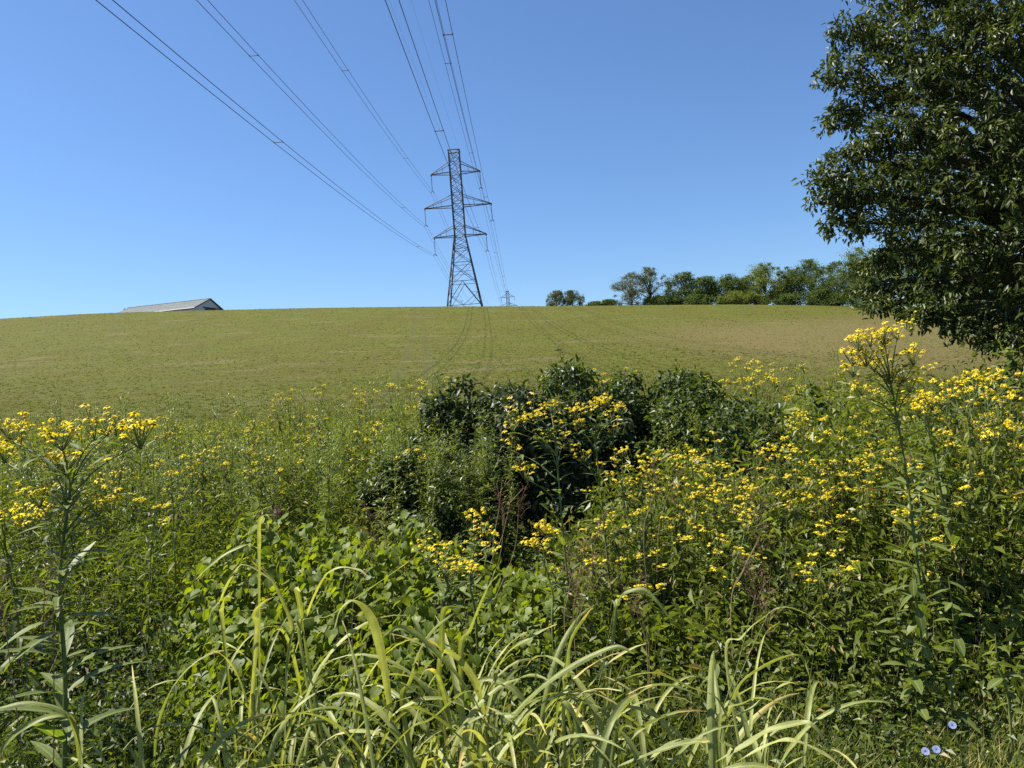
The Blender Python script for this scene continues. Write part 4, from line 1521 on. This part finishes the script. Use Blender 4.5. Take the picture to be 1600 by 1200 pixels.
c2b.blade_px([(400, 1010), (398, 960), (412, 940), (430, 932)], 8, 2.8, foot=True)
c2b.blade_px([(349, 990), (348, 950), (354, 932), (366, 935)], 7, 2.8, foot=True)
c2b.random(12, (.4, .75), (.009, .018), .16)
c3 = Clump(470, 2.5, 'tall grass clump in front of the middle of the vine mound')
c3.blade_px([(640, 1190), (619, 1153), (582, 1124), (546, 1111), (502, 1108), (444, 1127), (395, 1175), (385, 1200)], 13, 2.2, 2.0)
c3.blade_px([(470, 1010), (478, 961), (503, 905), (528, 886), (559, 889), (575, 900)], 8, 2.7, foot=True)
c3.blade_px([(480, 1030), (467, 940), (462, 918), (470, 925)], 9, 2.7, foot=True)
c3.blade_px([(452, 1010), (520, 960), (600, 905), (642, 875)], 5, 2.75, foot=True)
c3.random(46, (.38, .66), (.010, .022), .24)
c4 = Clump(650, 2.4, 'largest tall grass clump with broad pale blades at bottom centre')
c4.blade_px([(612, 1140), (607, 1090), (592, 1005), (572, 950), (548, 937), (530, 955), (522, 985)], 15, 2.4)
c4.blade_px([(770, 1150), (730, 1077), (690, 1030), (651, 993), (622, 981), (598, 996)], 14, 2.35)
c4.blade_px([(760, 1130), (747, 1077), (721, 1037), (697, 1018), (690, 1030)], 14, 2.4)
c4.blade_px([(632, 1120), (640, 1060), (655, 1015), (680, 980), (715, 955)], 12, 2.45, foot=True)
c4.blade_px([(688, 1090), (690, 1010), (693, 955), (705, 948), (730, 950)], 9, 2.5, foot=True)
c4.blade_px([(760, 1192), (692, 1130), (648, 1107), (618, 1112)], 14, 2.2)
c4.blade_px([(590, 1195), (640, 1140), (675, 1124), (720, 1085), (748, 1080)], 12, 2.25)
c4.blade_px([(720, 1040), (735, 980), (760, 920), (778, 898)], 10, 2.5, foot=True)
c4.blade_px([(770, 1080), (785, 1035), (800, 1015), (840, 990), (870, 975)], 11, 2.45, foot=True)
c4.blade_px([(685, 1040), (655, 1020), (640, 975), (648, 960)][::-1][:1] + [(650, 975), (668, 1015), (690, 1040)], 9, 2.5)
c4.random(60, (.42, .75), (.013, .029), .24)
c5 = Clump(860, 2.35, 'tall grass clump right of bottom centre with a blade drooping forward')
c5.blade_px([(868, 1150), (876, 1098), (896, 1120), (906, 1160), (912, 1200)], 13, 2.2)
c5.blade_px([(790, 1150), (806, 1112), (858, 1063), (922, 1025), (963, 1010), (992, 1022)], 12, 2.35, foot=True)
c5.blade_px([(882, 1090), (885, 1054), (890, 1002), (917, 958), (928, 949)], 11, 2.4, foot=True)
c5.blade_px([(880, 1120), (911, 1095), (963, 1066), (1004, 1053), (1033, 1055), (1077, 1074), (1120, 1092), (1144, 1141)], 11, 2.3, foot=True)
c5.blade_px([(930, 1185), (946, 1150), (981, 1101), (1016, 1074), (1062, 1070)], 10, 2.3, foot=True)
c5.blade_px([(960, 975), (963, 946), (975, 926), (1004, 921), (1027, 940), (1051, 975)], 9, 2.5, foot=True)
c5.blade_px([(960, 1160), (1000, 1140), (1040, 1120), (1045, 1135)], 10, 2.2, foot=True)
c5.blade_px([(965, 1198), (1040, 1170), (1080, 1160), (1110, 1158)], 12, 2.1)
c5.random(44, (.4, .7), (.012, .027), .22)
c5.culm([(870, 1120), (892, 1010), (925, 900)], 2.45)
c5.culm([(930, 1130), (945, 1030), (962, 940)], 2.45, False)
c5.culm([(850, 1150), (875, 1060), (905, 950)], 2.5)
c6 = Clump(1115, 2.3, 'tall grass clump near the bottom right with blades arching to the right')
c6.blade_px([(1115, 1170), (1138, 1112), (1156, 1066), (1202, 1034), (1246, 1022), (1262, 1045), (1270, 1090)], 12, 2.3, foot=True)
c6.blade_px([(1135, 1040), (1158, 995), (1188, 967), (1220, 948), (1259, 958), (1310, 995)], 8, 2.45, foot=True)
c6.blade_px([(1105, 1200), (1121, 1190), (1173, 1160), (1202, 1142), (1250, 1130), (1271, 1135), (1300, 1175)], 12, 2.2)
c6.blade_px([(1120, 1150), (1165, 1098), (1205, 1095), (1250, 1118), (1290, 1150)], 10, 2.25, foot=True)
c6.blade_px([(1130, 1160), (1180, 1100), (1220, 1070), (1250, 1065)], 8, 2.3, foot=True)
c6.blade_px([(1140, 1197), (1200, 1165), (1240, 1158), (1290, 1180), (1320, 1205)], 10, 2.15)
c6.random(16, (.4, .7), (.010, .022), .1)
c6.culm([(1118, 1165), (1150, 1050), (1182, 925)], 2.4)
c6.culm([(1125, 1165), (1155, 1060), (1200, 960)], 2.35)
c7 = Clump(1010, 2.0, 'sparse tall grass clump at the bottom edge between two bigger clumps')
c7.random(14, (.25, .5), (.008, .016), .12)

# reddish seed-head grasses further back
for i, (pts, dd_, lb) in enumerate([
        ([(900, 1000), (905, 940), (912, 905)], 3.3, 'reddish seed-head grass left of the twin stems base'),
        ([(1000, 1010), (985, 950), (975, 925)], 3.1, 'reddish seed-head grass leaning left by the dark gap'),
        ([(1140, 960), (1160, 900), (1185, 850)], 3.4, 'reddish seed-head grass at the front of the right bank'),
        ([(1010, 860), (1020, 800), (1030, 770)], 3.9, 'reddish seed-head grass under the yellow drift'),
        ([(48, 1060), (40, 1000), (30, 950)], 2.3, 'reddish seed-head grass left of the nearest plant'),
        ([(540, 960), (560, 900), (575, 862)], 3.3, 'reddish seed-head grass over the vine leaves'),
        ([(740, 1000), (790, 880), (800, 800)], 4.1, 'thin seed-head grass against the dark hollow')]):
    P = np.array([at(a, b, dd_) for a, b in pts])
    org = np.array([P[0][0], dd_, gz(P[0][0], dd_)])
    root = empty('seed_head_grass', org, lb, 'grass', 'reddish seed-head grasses')
    for k in range(2):
        off = rng.normal(0, .03, 3)
        path = bez(np.vstack([org, P + off]), 8) - org
        m = MB()
        m.tube(path, .0022, .0011, 4)
        m.build('culm', G['dry'], root)
        link('seed_head', PAN[rng.integers(0, 3)], root, Matrix.Translation(Vector(path[-1] - (0, 0, .05))) @ Matrix.Rotation(rng.uniform(0, 6), 4, 'Z') @ Matrix.Rotation(rng.normal(0, .25), 4, 'X'))

# bare dry stalks
for i, (a, b, dd_, lb) in enumerate([((765, 890), (800, 770), 5.2, 'thin bare stalk leaning right in the dark hollow'), ((770, 860), (785, 745), 5.3, 'thin bare stalk standing in the dark hollow'),
                                     ((690, 860), (655, 790), 4.9, 'dry forked stalk at the left of the dark hollow'), ((620, 850), (560, 780), 5.0, 'pale dry stalk above the vine mound'), ((370, 800), (345, 735), 5.6, 'dry brown stalk in the weeds left of the vine')]):
    m = MB()
    p0, p1 = at(*a, dd_), at(*b, dd_)
    m.tube(bez([np.array([p0[0], dd_, gz(p0[0], dd_)]), p0, (p0 + p1) / 2 + rng.normal(0, .02, 3), p1], 5), .004, .0015, 4)
    for k in range(4):
        s0 = p0 + (p1 - p0) * rng.uniform(.3, .9)
        m.tube([s0, s0 + np.array([rng.normal(0, .1), 0, rng.uniform(.05, .16)])], .002, .001, 3)
    tag(m.build('dry_stalk', G['dry']), lb, 'stalk', 'bare dry stalks')


sprigs(380, 3.4, 6.2, -100, 1700, G['dry'], 'dead_stems', 'thin dead brown stems sticking up through the thicket', diamond(.12, .5, .05), (.03, .07), 7, el=(-1.2, .9), hs=(.8, 1.35), cat='stems', reject=hollow, per=2)

# ---------------------------------------------------------------- broad-leaved weeds, sapling, chicory, ironweed
def broad_weed(name, stem, d, label, seed, nl, L, wf, mat, cat='weed', el=(-.5, .5), low=.25, K=5):
    r = np.random.default_rng(seed)
    P = np.array([at(a, b, d) for a, b in stem])
    org = np.array([P[0][0], d, gz(P[0][0], d)])
    root = empty(name, org, label, cat)
    path = bez(np.vstack([org, P]), 10) - org
    m = MB()
    m.tube(path, .006, .002, 6)
    m.build('stem', G['stem'], root, True)
    ms = [leafmesh(leaf(K, wf, dr_, .14, None, .012), mat) for dr_ in (.12, .3)]
    for i in range(nl):
        q = low + (1 - low) * (i + r.random() * .5) / nl
        p = path[int(q * (len(path) - 1))]
        dd = sph(np.array([i * 2.4 + r.normal(0, .3)]), np.array([r.uniform(*el)]))
        link('leaf', ms[i % 2], root, mat4(frames(dd)[0], p, L * r.uniform(.7, 1.15) * (1.1 - .4 * q)))
    return root


broad_weed('broad_leaved_weed', [(1432, 1090), (1412, 1020), (1392, 930)], 3.1, 'broad-leaved weed leaning left in front of the right bank', 301, 20, .11, .42, G['wing'])
broad_weed('broad_leaved_weed', [(1488, 1100), (1492, 1000), (1482, 900)], 3.05, 'broad-leaved weed with pointed leaves in the lower right', 302, 24, .11, .36, G['wing'])
broad_weed('broad_leaved_weed', [(1440, 1000), (1432, 940), (1425, 880)], 3.3, 'broad-leaved weed with drooping pale oval leaves', 303, 14, .12, .45, G['wing'], el=(-1.3, -.5))
broad_weed('broad_leaved_weed', [(1575, 1090), (1560, 1040), (1555, 990)], 2.9, 'short broad-leaved weed at the right edge above the verge', 304, 12, .09, .5, G['wing'])
broad_weed('broad_leaved_weed', [(1125, 1090), (1120, 1050), (1118, 1030)], 2.9, 'small bright three-leaved weed behind the right grass clump', 305, 8, .08, .4, G['wing'])
broad_weed('sapling', [(1300, 690), (1285, 640), (1262, 590)], 7.2, 'sapling with large round dark leaves left of the tallest yellow plant', 306, 34, .14, .85, G['bush'], 'sapling', (-1.2, .1), .35)
broad_weed('sapling', [(1590, 640), (1585, 590), (1575, 545)], 6.2, 'sapling with large leaves under the boughs at the right edge', 307, 30, .14, .6, G['bush'], 'sapling', (-1.1, .2), .35)
CHI = T(*[(lambda v, f: (v, f))(*(lambda n: ([p for i in range(n) for p in [(.1 * math.cos(i * 6.283 / n), .1 * math.sin(i * 6.283 / n), 0), (math.cos(i * 6.283 / n - .13), math.sin(i * 6.283 / n - .13), .14), (math.cos(i * 6.283 / n + .13), math.sin(i * 6.283 / n + .13), .14)]], [(3 * i, 3 * i + 1, 3 * i + 2) for i in range(n)]))(16))][0])
for i, (px_, py_, lb) in enumerate([(1488, 1133, 'blue chicory flower highest of the three in the verge grass'), (1446, 1174, 'blue chicory flower left of the lower pair in the verge grass'), (1463, 1171, 'blue chicory flower right of the lower pair in the verge grass')]):
    d_ = 2.75
    P = at(px_, py_, d_)
    org = np.array([P[0] + .03, d_ + .02, gz(P[0], d_)])
    m = MB()
    m.tube(bez([(0, 0, 0), (.005, 0, (P[2] - org[2]) * .6), P - org], 5), .0022, .0012, 5)
    root = m.build('chicory', G['stem'])
    root.location = org
    tag(root, lb, 'flower', 'blue chicory flowers')
    m = MB()
    up = unit(np.array([-.25, -.75, .7]))
    m.inst(CHI, (P - org)[None], frames(np.cross(up, (1, 0, .1))[None], up[None]), [.0135])
    m.build('flower_head', G['blue'], root)
r_ = empty('ironweed', (*at(430, 900, 5.3)[:2], gz(at(430, 900, 5.3)[0], 5.3)), 'small purple flower cluster in the weeds just above the vine', 'wildflower')
Pm = at(430, 802, 5.3) - np.array(r_.location)
m = MB(); m.tube(bez([(0, 0, 0), Pm * .6, Pm], 4), .004, .002, 4); m.build('stem', G['stem'], r_)
m = MB()
k = 40
m.inst(diamond(.3), Pm + rng.normal(0, .025, (k, 3)), frames(unit(rng.normal(0, 1, (k, 3)) + (0, 0, 1))), np.full(k, .02))
m.build('flower_head', G['purple'], r_)['kind'] = 'stuff'
print('objects', len(bpy.data.objects))
